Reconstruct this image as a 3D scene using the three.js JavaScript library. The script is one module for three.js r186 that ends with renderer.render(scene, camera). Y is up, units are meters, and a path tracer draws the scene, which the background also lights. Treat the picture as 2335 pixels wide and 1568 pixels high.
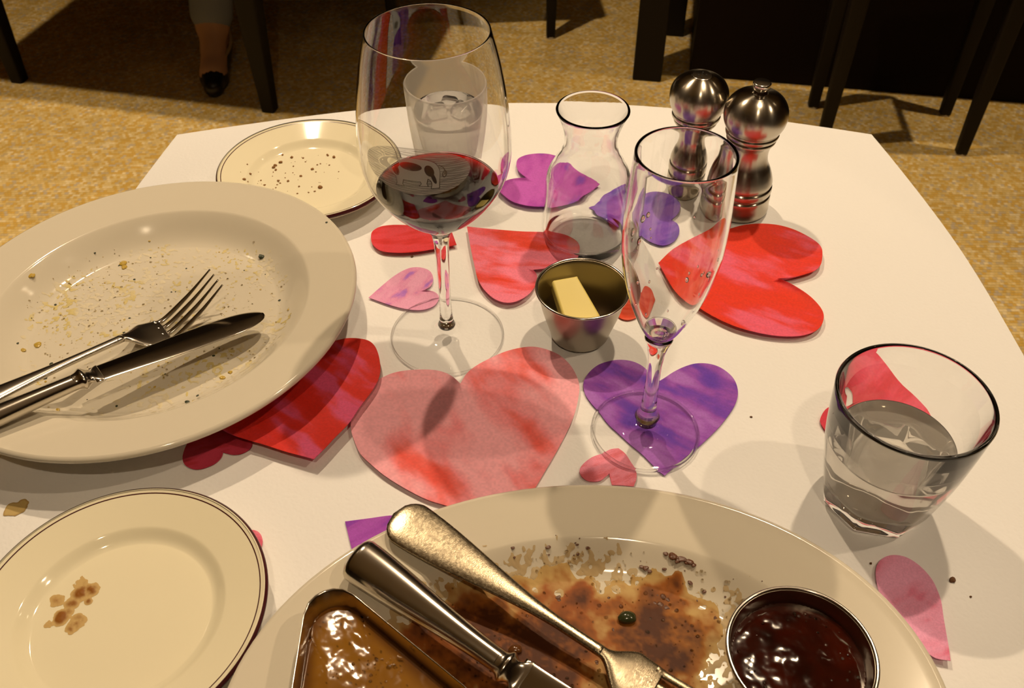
import * as THREE from 'three';
import { mergeGeometries, mergeVertices } from 'three/addons/utils/BufferGeometryUtils.js';
import { RoundedBoxGeometry } from 'three/addons/geometries/RoundedBoxGeometry.js';
import { MarchingCubes } from 'three/addons/objects/MarchingCubes.js';
import { RectAreaLightUniformsLib } from 'three/addons/lights/RectAreaLightUniformsLib.js';

// ---------------------------------------------------------------- camera, light, exposure
const scene = new THREE.Scene();
scene.background = new THREE.Color(0, 0, 0);
const camera = new THREE.PerspectiveCamera(40.545, 2335 / 1568, 0.05, 60);
camera.position.set(0, 1.2, 0);
camera.rotation.set(THREE.MathUtils.degToRad(-43.894), 0, 0);
camera.focus = 0.6; camera.userData.fStop = 22;
RectAreaLightUniformsLib.init();
const renderer = new THREE.WebGLRenderer({ antialias: true });
renderer.toneMapping = THREE.LinearToneMapping;
renderer.toneMappingExposure = 0.98;
renderer.shadowMap.enabled = true;
const LAMP = new THREE.Color(1.0, 0.765, 0.50);              // warm incandescent light, linear
const CEIL = 2.9;
// recessed spots over the dining room: x, z, candela, cone, and the floor point each is aimed at
const LAMPS = [
  [0.50, -1.22, 8.0, 0.66, -0.14, -0.22], [-0.55, -1.70, 10.5, 1.0, -0.50, -1.35], [-1.65, -1.72, 9.0, 0.66, -1.50, -1.55], [1.55, -0.30, 4.2, 0.40, -0.41, -0.50],
  [0.05, 0.75, 3.0, 0.44, 0.03, -0.85], [1.75, -1.75, 9.0, 0.70, 1.75, -1.70],
];

// ---------------------------------------------------------------- helpers
const TY = 0.75;                                               // height of the table top
const used = new Map();
function numbered(name) { const n = used.get(name) ?? 0; used.set(name, n + 1); return n ? name + '_' + String(n).padStart(3, '0') : name; }
function tag(o, label, category, group) { o.userData.label = label; if (category) o.userData.category = category; if (group) o.userData.group = group; return o; }
function thing(name, label, category, [x, y, z] = [0, 0, 0], turn = 0, group) {
  const o = new THREE.Group(); o.name = numbered(name); o.position.set(x, y, z); o.rotation.y = turn; scene.add(o); return tag(o, label, category, group);
}
function obj(name, geo, mat, parent = scene) {
  const g = Array.isArray(geo) ? mergeGeometries(geo.map(flat)) : geo;
  const m = new THREE.Mesh(g, mat); m.name = parent === scene ? numbered(name) : name; m.castShadow = m.receiveShadow = true; parent.add(m); return m;
}
function flat(g) { const h = g.index ? g.toNonIndexed() : g.clone(); for (const k of Object.keys(h.attributes)) if (!['position', 'normal', 'uv'].includes(k)) h.deleteAttribute(k); if (!h.attributes.uv) h.setAttribute('uv', new THREE.BufferAttribute(new Float32Array(h.attributes.position.count * 2), 2)); return h; }
function struct(name, geo, mat, parent) { const m = obj(name, geo, mat, parent); if (!parent) m.userData.kind = 'structure'; return m; }
let seed = 7;
const rnd = () => { seed = (seed + 0x6d2b79f5) | 0; let t = Math.imul(seed ^ (seed >>> 15), 1 | seed); t = (t + Math.imul(t ^ (t >>> 7), 61 | t)) ^ t; return ((t ^ (t >>> 14)) >>> 0) / 4294967296; };
const clamp = (x, a = 0, b = 1) => Math.min(b, Math.max(a, x)), lerp = (a, b, t) => a + (b - a) * t;
const sm = (a, b, x) => { const t = clamp((x - a) / (b - a)); return t * t * (3 - 2 * t); };
function hash(x, y, s) { let h = Math.imul(x, 374761393) + Math.imul(y, 668265263) + Math.imul(s, 974634777) | 0; h = Math.imul(h ^ (h >>> 13), 1274126177); return ((h ^ (h >>> 16)) >>> 0) / 4294967296; }
function noise(x, y, s = 0, px = 0, py = 0) {                  // value noise, wrapping at px, py when given
  const ix = Math.floor(x), iy = Math.floor(y), fx = x - ix, fy = y - iy, u = fx * fx * (3 - 2 * fx), v = fy * fy * (3 - 2 * fy);
  const w = (a, p) => p ? ((a % p) + p) % p : a;
  const a = hash(w(ix, px), w(iy, py), s), b = hash(w(ix + 1, px), w(iy, py), s), c = hash(w(ix, px), w(iy + 1, py), s), d = hash(w(ix + 1, px), w(iy + 1, py), s);
  return lerp(lerp(a, b, u), lerp(c, d, u), v);
}
function fbm(x, y, s = 0, o = 4, px = 0, py = 0) { let t = 0, a = 0.5, n = 0; for (let i = 0; i < o; i++) { t += a * noise(x, y, s + i * 17, px, py); n += a; x *= 2; y *= 2; px *= 2; py *= 2; a *= 0.5; } return t / n; }
function texture(w, h, fn, srgb = true, repeat = true) {
  const d = new Uint8Array(w * h * 4);
  for (let y = 0; y < h; y++) for (let x = 0; x < w; x++) { const c = fn(x / w, y / h), i = (y * w + x) * 4; d[i] = clamp(c[0], 0, 255); d[i + 1] = clamp(c[1], 0, 255); d[i + 2] = clamp(c[2], 0, 255); d[i + 3] = 255; }
  const t = new THREE.DataTexture(d, w, h); t.magFilter = t.minFilter = THREE.LinearFilter; if (srgb) t.colorSpace = THREE.SRGBColorSpace;
  t.wrapS = t.wrapT = repeat ? THREE.RepeatWrapping : THREE.ClampToEdgeWrapping; t.needsUpdate = true; return t;
}
const grey = (v) => [v * 255, v * 255, v * 255];
const std = (o) => new THREE.MeshStandardMaterial(o), phy = (o) => new THREE.MeshPhysicalMaterial(o);
const rgb = (r, g, b) => new THREE.Color().setRGB(r, g, b);
const v2 = (a) => a.map(([r, y]) => new THREE.Vector2(r, y));
const lathe = (pts, n = 64) => new THREE.LatheGeometry(v2(pts), n);
function smoothPts(ys, rs, n) {                                // smooth profile through (y, r)
  const c = new THREE.CatmullRomCurve3(ys.map((y, i) => new THREE.Vector3(rs[i], y, 0)), false, 'centripetal'); return c.getPoints(n).map((p) => [Math.max(p.x, 0.0002), p.y]);
}
const box = (w, h, d, x, y, z, r = 0.004) => new RoundedBoxGeometry(w, h, d, 2, r).translate(x, y, z);
function tube(pts, r, n = 40, k = 10, closed = false) { return new THREE.TubeGeometry(new THREE.CatmullRomCurve3(pts.map((p) => new THREE.Vector3(...p)), closed), n, r, k, closed); }
const ring = (R, r, y, n = 72) => new THREE.TorusGeometry(R, r, 8, n).rotateX(Math.PI / 2).translate(0, y, 0);
// superelliptic section swept along a path: shape(t) -> [half width, half height, exponent, roll]
function sweep(pts, shape, n = 60, k = 20) {
  const c = new THREE.CatmullRomCurve3(pts.map((p) => new THREE.Vector3(...p)), false, 'centripetal'), pos = [], uv = [], idx = [], Y = new THREE.Vector3(0, 1, 0);
  for (let i = 0; i <= n; i++) {
    const t = i / n, p = c.getPointAt(t), T = c.getTangentAt(t), S = new THREE.Vector3().crossVectors(T, Math.abs(T.y) > 0.9 ? new THREE.Vector3(0, 0, 1) : Y).normalize(), N = new THREE.Vector3().crossVectors(S, T).normalize(), [w, h, e = 2, roll = 0] = shape(t);
    for (let j = 0; j < k; j++) {
      const a = j / k * 2 * Math.PI, ca = Math.cos(a), sa = Math.sin(a); let x = Math.sign(ca) * Math.abs(ca) ** (2 / e) * w, y = Math.sign(sa) * Math.abs(sa) ** (2 / e) * h;
      const xr = x * Math.cos(roll) - y * Math.sin(roll); y = x * Math.sin(roll) + y * Math.cos(roll); x = xr;
      pos.push(p.x + S.x * x + N.x * y, p.y + S.y * x + N.y * y, p.z + S.z * x + N.z * y); uv.push(j / k, t);
      if (i < n) { const a0 = i * k + j, b0 = i * k + (j + 1) % k; idx.push(a0, a0 + k, b0, b0, a0 + k, b0 + k); }
    }
  }
  for (const e of [0, n]) { const p = c.getPointAt(e / n), m = pos.length / 3; pos.push(p.x, p.y, p.z); uv.push(0.5, e / n); for (let j = 0; j < k; j++) { const a0 = e * k + j, b0 = e * k + (j + 1) % k; e ? idx.push(a0, m, b0) : idx.push(a0, b0, m); } }
  const g = new THREE.BufferGeometry(); g.setAttribute('position', new THREE.Float32BufferAttribute(pos, 3)); g.setAttribute('uv', new THREE.Float32BufferAttribute(uv, 2)); g.setIndex(idx); g.computeVertexNormals(); return g;
}
// thin patch where height(x, z) > 0, cut along its edge, lying on base(x, z); colour(x, z, h) linear
function patch(x0, x1, z0, z1, step, height, base, colour, scale = 1) {
  const nx = Math.ceil((x1 - x0) / step), nz = Math.ceil((z1 - z0) / step), H = new Float32Array((nx + 1) * (nz + 1)), pos = [], col = [];
  for (let j = 0; j <= nz; j++) for (let i = 0; i <= nx; i++) H[j * (nx + 1) + i] = height(x0 + i * step, z0 + j * step);
  const put = (p) => { const h = Math.max(p[2], 0); pos.push(p[0], base(p[0], p[1]) + 0.00012 + h * scale, p[1]); col.push(...colour(p[0], p[1], h)); };
  for (let j = 0; j < nz; j++) for (let i = 0; i < nx; i++) {
    const q = [[i, j], [i, j + 1], [i + 1, j + 1], [i + 1, j]].map(([a, b]) => [x0 + a * step, z0 + b * step, H[b * (nx + 1) + a]]), poly = [];
    if (q.every((p) => p[2] <= 0)) continue;
    for (let a = 0; a < 4; a++) { const p = q[a], r = q[(a + 1) % 4]; if (p[2] > 0) poly.push(p); if ((p[2] > 0) !== (r[2] > 0)) { const t = p[2] / (p[2] - r[2]); poly.push([lerp(p[0], r[0], t), lerp(p[1], r[1], t), 0]); } }
    for (let a = 1; a + 1 < poly.length; a++) { put(poly[0]); put(poly[a]); put(poly[a + 1]); }
  }
  let g = new THREE.BufferGeometry(); g.setAttribute('position', new THREE.Float32BufferAttribute(pos, 3)); g.setAttribute('color', new THREE.Float32BufferAttribute(col, 3));
  g = mergeVertices(g, 1e-6); g.computeVertexNormals(); return g;
}
// small lumps (crumbs, flecks): list of [x, y, z, size, flatness]
function lumps(list, s0 = 1) {
  return mergeGeometries(list.map(([x, y, z, r, f = 0.6], i) => {
    const g = new THREE.IcosahedronGeometry(r, 1), p = g.attributes.position;
    for (let k = 0; k < p.count; k++) { const X = p.getX(k), Y = p.getY(k), Z = p.getZ(k), q = 0.65 + 0.7 * noise(X / r * 1.3 + 9 + i * 3.1, Z / r * 1.3 + Y / r + 5, s0 + i); p.setXYZ(k, X * q * (0.8 + 0.5 * hash(i, 1, s0)), Y * q * f, Z * q); }
    g.rotateY(hash(i, 2, s0) * 6.3).translate(x, y + r * f * 0.5, z); g.computeVertexNormals(); return g;
  }));
}

// ---------------------------------------------------------------- materials
const M = {
  paper: std({ color: rgb(0.85, 0.85, 0.86), roughness: 0.85 }),
  china: phy({ color: rgb(0.70, 0.645, 0.53), roughness: 0.10 }),
  ivory: phy({ color: rgb(0.86, 0.80, 0.60), roughness: 0.07 }),
  stripe: phy({ color: rgb(0.06, 0.01, 0.012), roughness: 0.2 }),
  pane: phy({ color: rgb(1, 1, 1), roughness: 0, transmission: 1, thickness: 0, ior: 1.5 }),
  bowl: phy({ color: rgb(1, 1, 1), roughness: 0, transmission: 1, thickness: 0, ior: 1.5, specularIntensity: 0.6 }),
  glass: phy({ color: rgb(1, 1, 1), roughness: 0, transmission: 1, thickness: 0.01, ior: 1.5 }),
  frost: phy({ color: rgb(0.95, 0.94, 0.92), roughness: 0.55, transmission: 1, thickness: 0, ior: 1.5 }),
  water: phy({ color: rgb(1, 1, 1), roughness: 0, transmission: 1, thickness: 0.02, ior: 1.33 }),
  cloudy: phy({ color: rgb(0.96, 0.93, 0.87), roughness: 0.02, transmission: 0.80, thickness: 0.02, ior: 1.38 }),
  wine: phy({ color: rgb(1, 1, 1), roughness: 0, transmission: 1, thickness: 0.02, ior: 1.34, specularIntensity: 0.12, attenuationColor: rgb(0.36, 0.008, 0.006), attenuationDistance: 0.0035 }),
  steel: std({ color: rgb(0.62, 0.58, 0.52), metalness: 1, roughness: 0.17 }),
  brushed: phy({ color: rgb(0.42, 0.37, 0.30), metalness: 1, roughness: 0.3, anisotropy: 0.6 }),
  mill: phy({ color: rgb(0.50, 0.45, 0.37), metalness: 1, roughness: 0.22, anisotropy: 0.9, anisotropyRotation: Math.PI / 2 }),
  blade: std({ color: rgb(0.50, 0.45, 0.38), metalness: 1, roughness: 0.13 }),
  black: std({ color: rgb(0.006, 0.005, 0.004), roughness: 0.55 }),
  butter: phy({ color: rgb(0.76, 0.63, 0.19), roughness: 0.45 }),
};
{ // fine lint and tooth of the butcher paper
  const t = texture(256, 256, (u, v) => grey(0.5 + 0.5 * (fbm(u * 64, v * 64, 3, 3, 64, 64) - 0.5))); t.repeat.set(6, 6); t.colorSpace = THREE.NoColorSpace; M.paper.bumpMap = t; M.paper.bumpScale = 0.0004;
}
{ // scuffs on the old flatware
  const t = texture(256, 256, (u, v) => grey(0.42 + 0.35 * fbm(u * 24, v * 24, 31, 4, 24, 24) ** 2 + 0.12 * noise(u * 128, v * 128, 8, 128, 128)), false); t.repeat.set(2, 5); M.worn = std({ color: rgb(0.40, 0.34, 0.24), metalness: 1, roughness: 0.44, roughnessMap: t });
  const b = texture(256, 256, (u, v) => grey(0.5 + 0.5 * (fbm(u * 40, v * 40, 77, 3, 40, 40) - 0.5)), false); b.repeat.set(3, 8); M.worn.bumpMap = b; M.worn.bumpScale = 0.00006;
}

// ---------------------------------------------------------------- the room
const carpet = texture(1024, 1024, (u, v) => {
  const row = v * 200, col = u * 200 + (Math.floor(row) % 2) * 0.5, loop = Math.sin((row % 1) * Math.PI) * (0.6 + 0.4 * Math.sin((col % 1) * Math.PI));
  const n = hash(Math.floor(col) % 200, Math.floor(row) % 200, 5), m = fbm(u * 40, v * 40, 11, 4, 40, 40), q = fbm(u * 90, v * 90, 19, 2, 90, 90), k = 0.95 + 0.12 * loop + 0.14 * (m - 0.5);
  let c = [222, 194, 128];
  if (n < 0.28) c = [212, 172, 84]; else if (n < 0.42) c = [198, 180, 150]; else if (n > 0.86) c = [234, 212, 162];
  const w = sm(0.42, 0.62, q); c = c.map((x, i) => lerp(x, [204, 166, 80][i], 0.3 * w));
  return c.map((x) => x * k);
});
const carpetBump = texture(512, 512, (u, v) => { const row = v * 100, col = u * 100 + (Math.floor(row) % 2) * 0.5; return grey(Math.sin((row % 1) * Math.PI) * (0.5 + 0.5 * Math.sin((col % 1) * Math.PI)) * (0.6 + 0.4 * hash(Math.floor(col) % 100, Math.floor(row) % 100, 9))); }, false);
const RX = 3.6, ZN = 2.4, ZF = -5.4;
carpet.repeat.set(2 * RX / 1.6, (ZN - ZF) / 1.6); carpetBump.repeat.set(2 * RX / 0.8, (ZN - ZF) / 0.8);
struct('floor', new THREE.BoxGeometry(2 * RX, 0.1, ZN - ZF).translate(0, -0.05, (ZN + ZF) / 2), std({ map: carpet, roughness: 1, bumpMap: carpetBump, bumpScale: 0.002 }));
const wallMat = std({ color: rgb(0.10, 0.055, 0.03), roughness: 0.7 }), ceilMat = std({ color: rgb(0.5, 0.42, 0.3), roughness: 0.95 });
struct('ceiling', new THREE.BoxGeometry(2 * RX + 0.3, 0.1, ZN - ZF + 0.3).translate(0, CEIL + 0.15, (ZN + ZF) / 2), ceilMat);
struct('wall_left', new THREE.BoxGeometry(0.12, CEIL + 0.1, ZN - ZF).translate(-RX - 0.06, CEIL / 2 + 0.05, (ZN + ZF) / 2), wallMat);
struct('wall_right', new THREE.BoxGeometry(0.12, CEIL + 0.1, ZN - ZF).translate(RX + 0.06, CEIL / 2 + 0.05, (ZN + ZF) / 2), wallMat);
struct('wall_back', new THREE.BoxGeometry(2 * RX + 0.24, CEIL + 0.1, 0.12).translate(0, CEIL / 2 + 0.05, ZF - 0.06), wallMat);
struct('wall_front', new THREE.BoxGeometry(2 * RX + 0.24, CEIL + 0.1, 0.12).translate(0, CEIL / 2 + 0.05, ZN + 0.06), wallMat);
// recessed ceiling lights
const glow = std({ color: rgb(0.8, 0.7, 0.5), emissive: LAMP, emissiveIntensity: 25, roughness: 0.6 }), trimMat = std({ color: rgb(0.5, 0.42, 0.3), roughness: 0.5 });
const LAMP_LABELS = ['recessed ceiling light above the far right of the near table', 'recessed ceiling light above the carpet left of the near table', 'recessed ceiling light over the carpet at the far left', 'recessed ceiling light over the aisle right of the camera',
  'recessed ceiling light just behind the camera', 'recessed ceiling light above the added dark bench'];
LAMPS.forEach(([x, z, cd, cone, ax, az], i) => {
  const t = thing('ceiling_light', LAMP_LABELS[i], 'ceiling light', [x, CEIL, z], 0, 'recessed ceiling lights');
  obj('trim', lathe([[0.056, 0.1], [0.056, 0.0], [0.085, -0.008], [0.09, 0.0], [0.09, 0.1], [0.056, 0.1]], 40), trimMat, t);
  obj('lens', new THREE.CylinderGeometry(0.055, 0.055, 0.02, 40).translate(0, 0.03, 0), glow, t);
  const s = new THREE.SpotLight(LAMP, cd, 0, cone, 0.6, 2); s.name = 'lamp'; s.position.set(0, 0.012, 0); s.target.position.set(ax - x, -CEIL, az - z); s.castShadow = true; s.shadow.radius = 1.6; s.shadow.mapSize.set(1024, 1024); t.add(s, s.target);
});

// ---------------------------------------------------------------- our table and its paper
function paperSheet(hx, hz, R, cx, cz, drop) {                 // sheet half sizes; flat inside the round top, sagging outside it
  const g = new THREE.PlaneGeometry(2 * hx, 2 * hz, 90, 90).rotateX(-Math.PI / 2), p = g.attributes.position;
  const f = (x, z) => { const r = Math.hypot(x - cx, z - cz), e = Math.max(0, r - R); return -drop * e * (1 - Math.exp(-e * 40)) + 0.0012 * (fbm(x * 6 + 9, z * 6 + 4, 5, 2) - 0.5) * sm(R * 0.75, R * 1.3, r); };
  for (let i = 0; i < p.count; i++) p.setY(i, f(p.getX(i), p.getZ(i)) + 0.0006);
  const lower = g.clone(), q = lower.attributes.position, ix = lower.index.array; for (let i = 0; i < q.count; i++) q.setY(i, q.getY(i) - 0.0004);
  for (let i = 0; i < ix.length; i += 3) [ix[i], ix[i + 1]] = [ix[i + 1], ix[i]];
  const out = mergeGeometries([g, lower]); out.computeVertexNormals(); return out;
}
const topMat = std({ color: rgb(0.05, 0.028, 0.016), roughness: 0.45 });
function roundTable(x, z, R, label) {
  const t = thing('round_table', label, 'table', [x, 0, z]);
  obj('tabletop', lathe([[0.0001, TY - 0.03], [R - 0.006, TY - 0.03], [R, TY - 0.024], [R, TY - 0.006], [R - 0.006, TY - 0.0004], [0.0001, TY - 0.0004]], 96), topMat, t);
  obj('pedestal', lathe([[0.03, 0.03], [0.038, 0.2], [0.034, 0.6], [0.05, TY - 0.05], [0.12, TY - 0.03]], 32), M.black, t);
  obj('base_plate', lathe([[0.0001, 0], [0.25, 0], [0.25, 0.012], [0.06, 0.035], [0.0001, 0.037]], 48), M.black, t);
  return t;
}
const TX = 0.012, TZ = -0.455, TR = 0.337;
roundTable(TX, TZ, TR, 'small round dining table under the white paper and the dirty plates');
tag(obj('paper_sheet', paperSheet(0.340, 0.344, TR, 0, 0, 0.24).translate(TX, TY, TZ), M.paper), 'white butcher paper sheet covering the near round table, corners sagging', 'paper');

// ---------------------------------------------------------------- paper hearts (outlines in hundredths of a millimetre: x, distance from the camera, 1 at a cut corner)
const HEARTS = {
  A: [-3410,42529,1, -3927,43123,0, -4416,43505,0, -5141,43780,0, -6172,43858,0, -7269,43747,0, -8035,43505,0, -8626,43123,0, -9488,42421,0, -10152,40846,0, -10256,39229,0, -10121,38443,0, -9841,37672,0, -9353,36636,0, -8529,35717,0, -7662,34907,0, -6454,34027,0, -4997,33167,0, -3867,32744,0, -1919,31995,0, -144,31340,1, 679,32660,0, 1465,34202,0, 1984,35265,0, 2749,36822,0, 3554,38638,0, 3983,39828,0, 4320,41261,0, 4451,42315,0, 4306,43286,0, 3884,44392,0, 3202,45297,0, 2253,45872,0, 1366,46070,0, 313,45872,0, -654,45469,0, -1529,44899,0, -2390,44224,0, -3000,43505,0],
  B: [-11995,35783,1, -12579,35978,0, -13886,36412,0, -15222,36930,0, -16293,37293,0, -17526,37782,0, -18577,38527,0, -19363,39714,0, -19408,41024,0, -18668,41830,0, -17572,42285,0, -16481,42837,0, -15562,44058,1, -14721,45118,0, -13782,45707,0, -12795,46055,0, -12058,46255,0, -11458,46455,0, -10763,46475,0, -9902,46255,0, -9437,45806,0, -9079,45021,0, -8844,44058,0, -8748,43115,0, -8910,42102,0, -9321,41024,0, -9787,39973,0, -10220,38779,0, -10943,37537,0, -11444,36650,0],
  C: [-17897,37051,1, -17927,36491,0, -18146,36096,0, -18566,35783,0, -19132,35588,0, -19580,35666,0, -20018,35939,0, -20292,36412,0, -20362,37051,0, -20254,37864,0, -19825,38695,0, -18906,39973,1, -17431,39116,0, -16556,38277,0, -16233,37619,0, -16276,37212,0, -16585,36890,0, -17049,36730,0, -17563,36810,0],
  D: [9482,42801,1, 9369,43506,0, 9102,43998,0, 8703,44494,0, 8092,44859,0, 7325,44970,0, 6669,44859,0, 5869,44494,0, 5251,43863,0, 4822,43064,0, 4730,42540,0, 4812,41765,0, 5140,41005,0, 5585,40258,0, 6119,39202,0, 6772,38329,0, 7412,37474,0, 8046,36713,0, 8552,35966,0, 8897,35414,0, 9233,35087,1, 9920,35744,0, 10588,36412,0, 11456,37168,0, 12293,38016,0, 13088,38882,0, 13778,39767,0, 14435,40754,0, 14798,41595,0, 14917,42453,0, 14800,43241,0, 14460,43863,0, 13963,44358,0, 13297,44631,0, 12458,44631,0, 11642,44313,0, 10803,43774,0, 10166,43241,0, 9750,42933,0],
  E: [5910,35232,1, 5692,35015,0, 5326,34691,0, 4921,34620,0, 4525,34691,0, 4199,35015,0, 4107,35451,0, 4304,35892,0, 4922,36487,0, 5587,36788,0, 6142,37130,0, 6620,37206,1, 6997,36788,0, 7287,36114,0, 7522,35524,0, 7516,34871,0, 7287,34264,1, 6668,34335,0, 5987,34370,1, 5934,34799,0],
  F: [17264,59337,0, 18077,59674,0, 19101,59899,0, 20016,59924,0, 21114,59736,0, 22140,59237,0, 23013,58437,0, 23681,57469,0, 23843,56755,0, 23643,55703,0, 23301,54787,0, 22746,54110,0, 21621,53554,0, 20708,53278,0, 19771,53201,1, 20391,52785,0, 21023,52136,0, 21668,51284,0, 22115,50240,0, 22227,49422,0, 22033,48618,0, 21542,47827,0, 20895,47340,0, 20032,47050,0, 19160,47002,0, 18185,47099,0, 16921,47437,0, 15682,47974,0, 14781,48618,0, 14011,49321,0, 13628,49727,0, 12141,51708,0, 10858,55243,1, 12436,56874,0, 14057,57951,0, 15665,58743,0],
  P: [7302,50298,0, 7663,49308,0, 8202,49029,0, 8850,49261,0, 9495,50060,0, 10162,51261,1, 9808,52493,0, 9184,52743,0, 8518,51848,1, 7971,51848,0, 7441,51261,0],
  G: [6228,62108,1, 7122,63208,0, 8281,64205,0, 9439,64965,0, 10748,65221,0, 12189,64965,0, 13385,64268,0, 13866,63208,0, 13564,61987,0, 12748,61149,1, 13364,60441,0, 13353,59283,0, 12621,58150,0, 11540,57704,0, 10383,58094,0, 9096,59054,0, 7639,60441,0],
  H: [4061,69854,0, 3285,70276,0, 2232,70372,0, 1174,70083,0, 539,69511,0, 379,68568,0, 530,67642,0, 936,66912,0, 1239,66550,1, 219,66407,0, -493,66048,0, -893,65304,0, -1037,64604,0, -682,63913,0, 15,63062,0, 997,62558,0, 1879,62391,0, 2665,62425,0, 3654,62642,0, 4650,62927,0, 6186,63913,0, 7513,65835,1, 6462,66912,0, 5398,68196,0, 4717,69226,0],
  I: [-11066,58435,0, -11030,59195,0, -10582,59745,0, -9807,60011,0, -8470,60033,0, -7117,59811,0, -6034,59568,0, -4828,59414,1, -4306,57475,1, -5880,56949,0, -7536,56533,0, -8953,56470,0, -10143,56740,0, -10805,57475,0],
  J: [-3570,59663,1, -1700,59285,0, 678,58925,0, 2479,58816,0, 3703,58614,0, 4443,58228,0, 5025,57616,0, 5220,56862,0, 5032,55899,0, 4312,55242,0, 3014,54666,0, 2369,54310,0, 1596,54168,1, 1856,53534,0, 1795,52702,0, 1424,51749,0, 889,51080,0, 187,50618,0, -510,50552,0, -1211,50881,0, -1928,51749,0, -2489,52978,0, -2801,54523,0, -3138,56564,0, -3379,58228,0],
  K: [-10485,51416,1, -9831,52454,0, -8731,54005,0, -7786,54800,0, -7031,54900,0, -6243,54500,0, -5897,53613,0, -6006,52741,0, -6468,52225,1, -5779,52074,0, -5381,51603,0, -5405,50951,0, -5737,50400,0, -6440,50036,0, -7410,50072,0, -8658,50492,0],
  L: [-9682,31745,1, -8336,31959,0, -6956,32175,0, -5290,32083,0, -3983,31470,0, -3428,30423,0, -3877,29490,0, -4965,29204,0, -5950,29261,1, -5737,28135,0, -6255,27179,0, -7194,27044,0, -8105,27722,0, -8671,28835,0],
  M: [-14186,30364,0, -14378,30838,0, -14683,31108,0, -15047,31168,0, -15394,31018,0, -15675,30571,1, -16115,30868,0, -16495,30660,0, -16437,30070,0, -15937,29490,0, -15213,28976,1, -14566,29404,0, -14233,29837,0],
  N: [20129,28448,0, 20418,28935,0, 20882,29287,0, 21404,29408,0, 21975,29287,0, 22412,28935,0, 22779,28378,0, 22998,27763,0, 23059,27224,0, 23033,26431,0, 22848,25529,0, 22656,24526,0, 22522,23793,0, 22345,22987,1, 21615,23164,0, 21091,23793,0, 20336,25024,0, 19920,26562,0, 19966,27763,0],
  O: [19656,39287,0, 19892,39922,0, 20444,40567,0, 21183,40797,0, 21658,40874,1, 21737,41848,0, 22250,43168,0, 22986,44072,0, 23791,44531,0, 24446,44322,0, 24790,43659,0, 25312,42443,0, 26189,41067,0, 27032,39287,1, 25095,38443,0, 23143,37902,0, 21447,37723,0, 20166,38082,0],
};
function heartOutline(a) {                                     // smooth between the cut corners
  const pts = [], n = a.length / 3, cor = []; for (let i = 0; i < n; i++) { pts.push(new THREE.Vector3(a[3 * i] / 1e5, 0, -a[3 * i + 1] / 1e5)); if (a[3 * i + 2]) cor.push(i); }
  if (!cor.length) return new THREE.CatmullRomCurve3(pts, true, 'centripetal').getPoints(n * 4).slice(0, -1);
  const out = [];
  cor.forEach((c, j) => { const e = cor[(j + 1) % cor.length], seg = []; let i = c; do { seg.push(pts[i]); i = (i + 1) % n; } while (i !== e); seg.push(pts[e]);
    const m = (seg.length - 1) * 4; out.push(...(seg.length > 2 ? new THREE.CatmullRomCurve3(seg, false, 'centripetal').getPoints(m) : [seg[0], seg[1].clone()]).slice(0, -1)); });
  return out;
}
const pigment = (c) => c.map((v, i) => 255 * Math.min(1, Math.pow(Math.pow(v / 255, 2.2) / [1.05, 0.84, 0.60][i], 1 / 2.2)));   // from the look under warm light to the paint itself
function watercolour(c0, c1, c2, ang, s, streak = 3, bias = 0) {         // brushed washes: pale, mid and strong pigment
  c0 = pigment(c0); c1 = pigment(c1); c2 = pigment(c2);
  const ca = Math.cos(ang), sa = Math.sin(ang);
  return texture(256, 256, (u, v) => {
    const a = (u * ca + v * sa), b = (-u * sa + v * ca), w = 0.05 * fbm(u * 5, v * 5, s + 3, 3);
    let t = fbm(a * 2.2 + 7, (b + w) * streak * 3.2 + 3, s, 4), q = fbm(u * 6, v * 6, s + 9, 3); t = sm(0.36, 0.70, t * 0.74 + q * 0.26 - bias);
    const g = 0.96 + 0.08 * noise(u * 120, v * 120, s), c = t < 0.5 ? c0.map((x, i) => lerp(x, c1[i], t * 2)) : c1.map((x, i) => lerp(x, c2[i], t * 2 - 1)); return c.map((x) => x * g);
  }, true, false);
}
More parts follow.
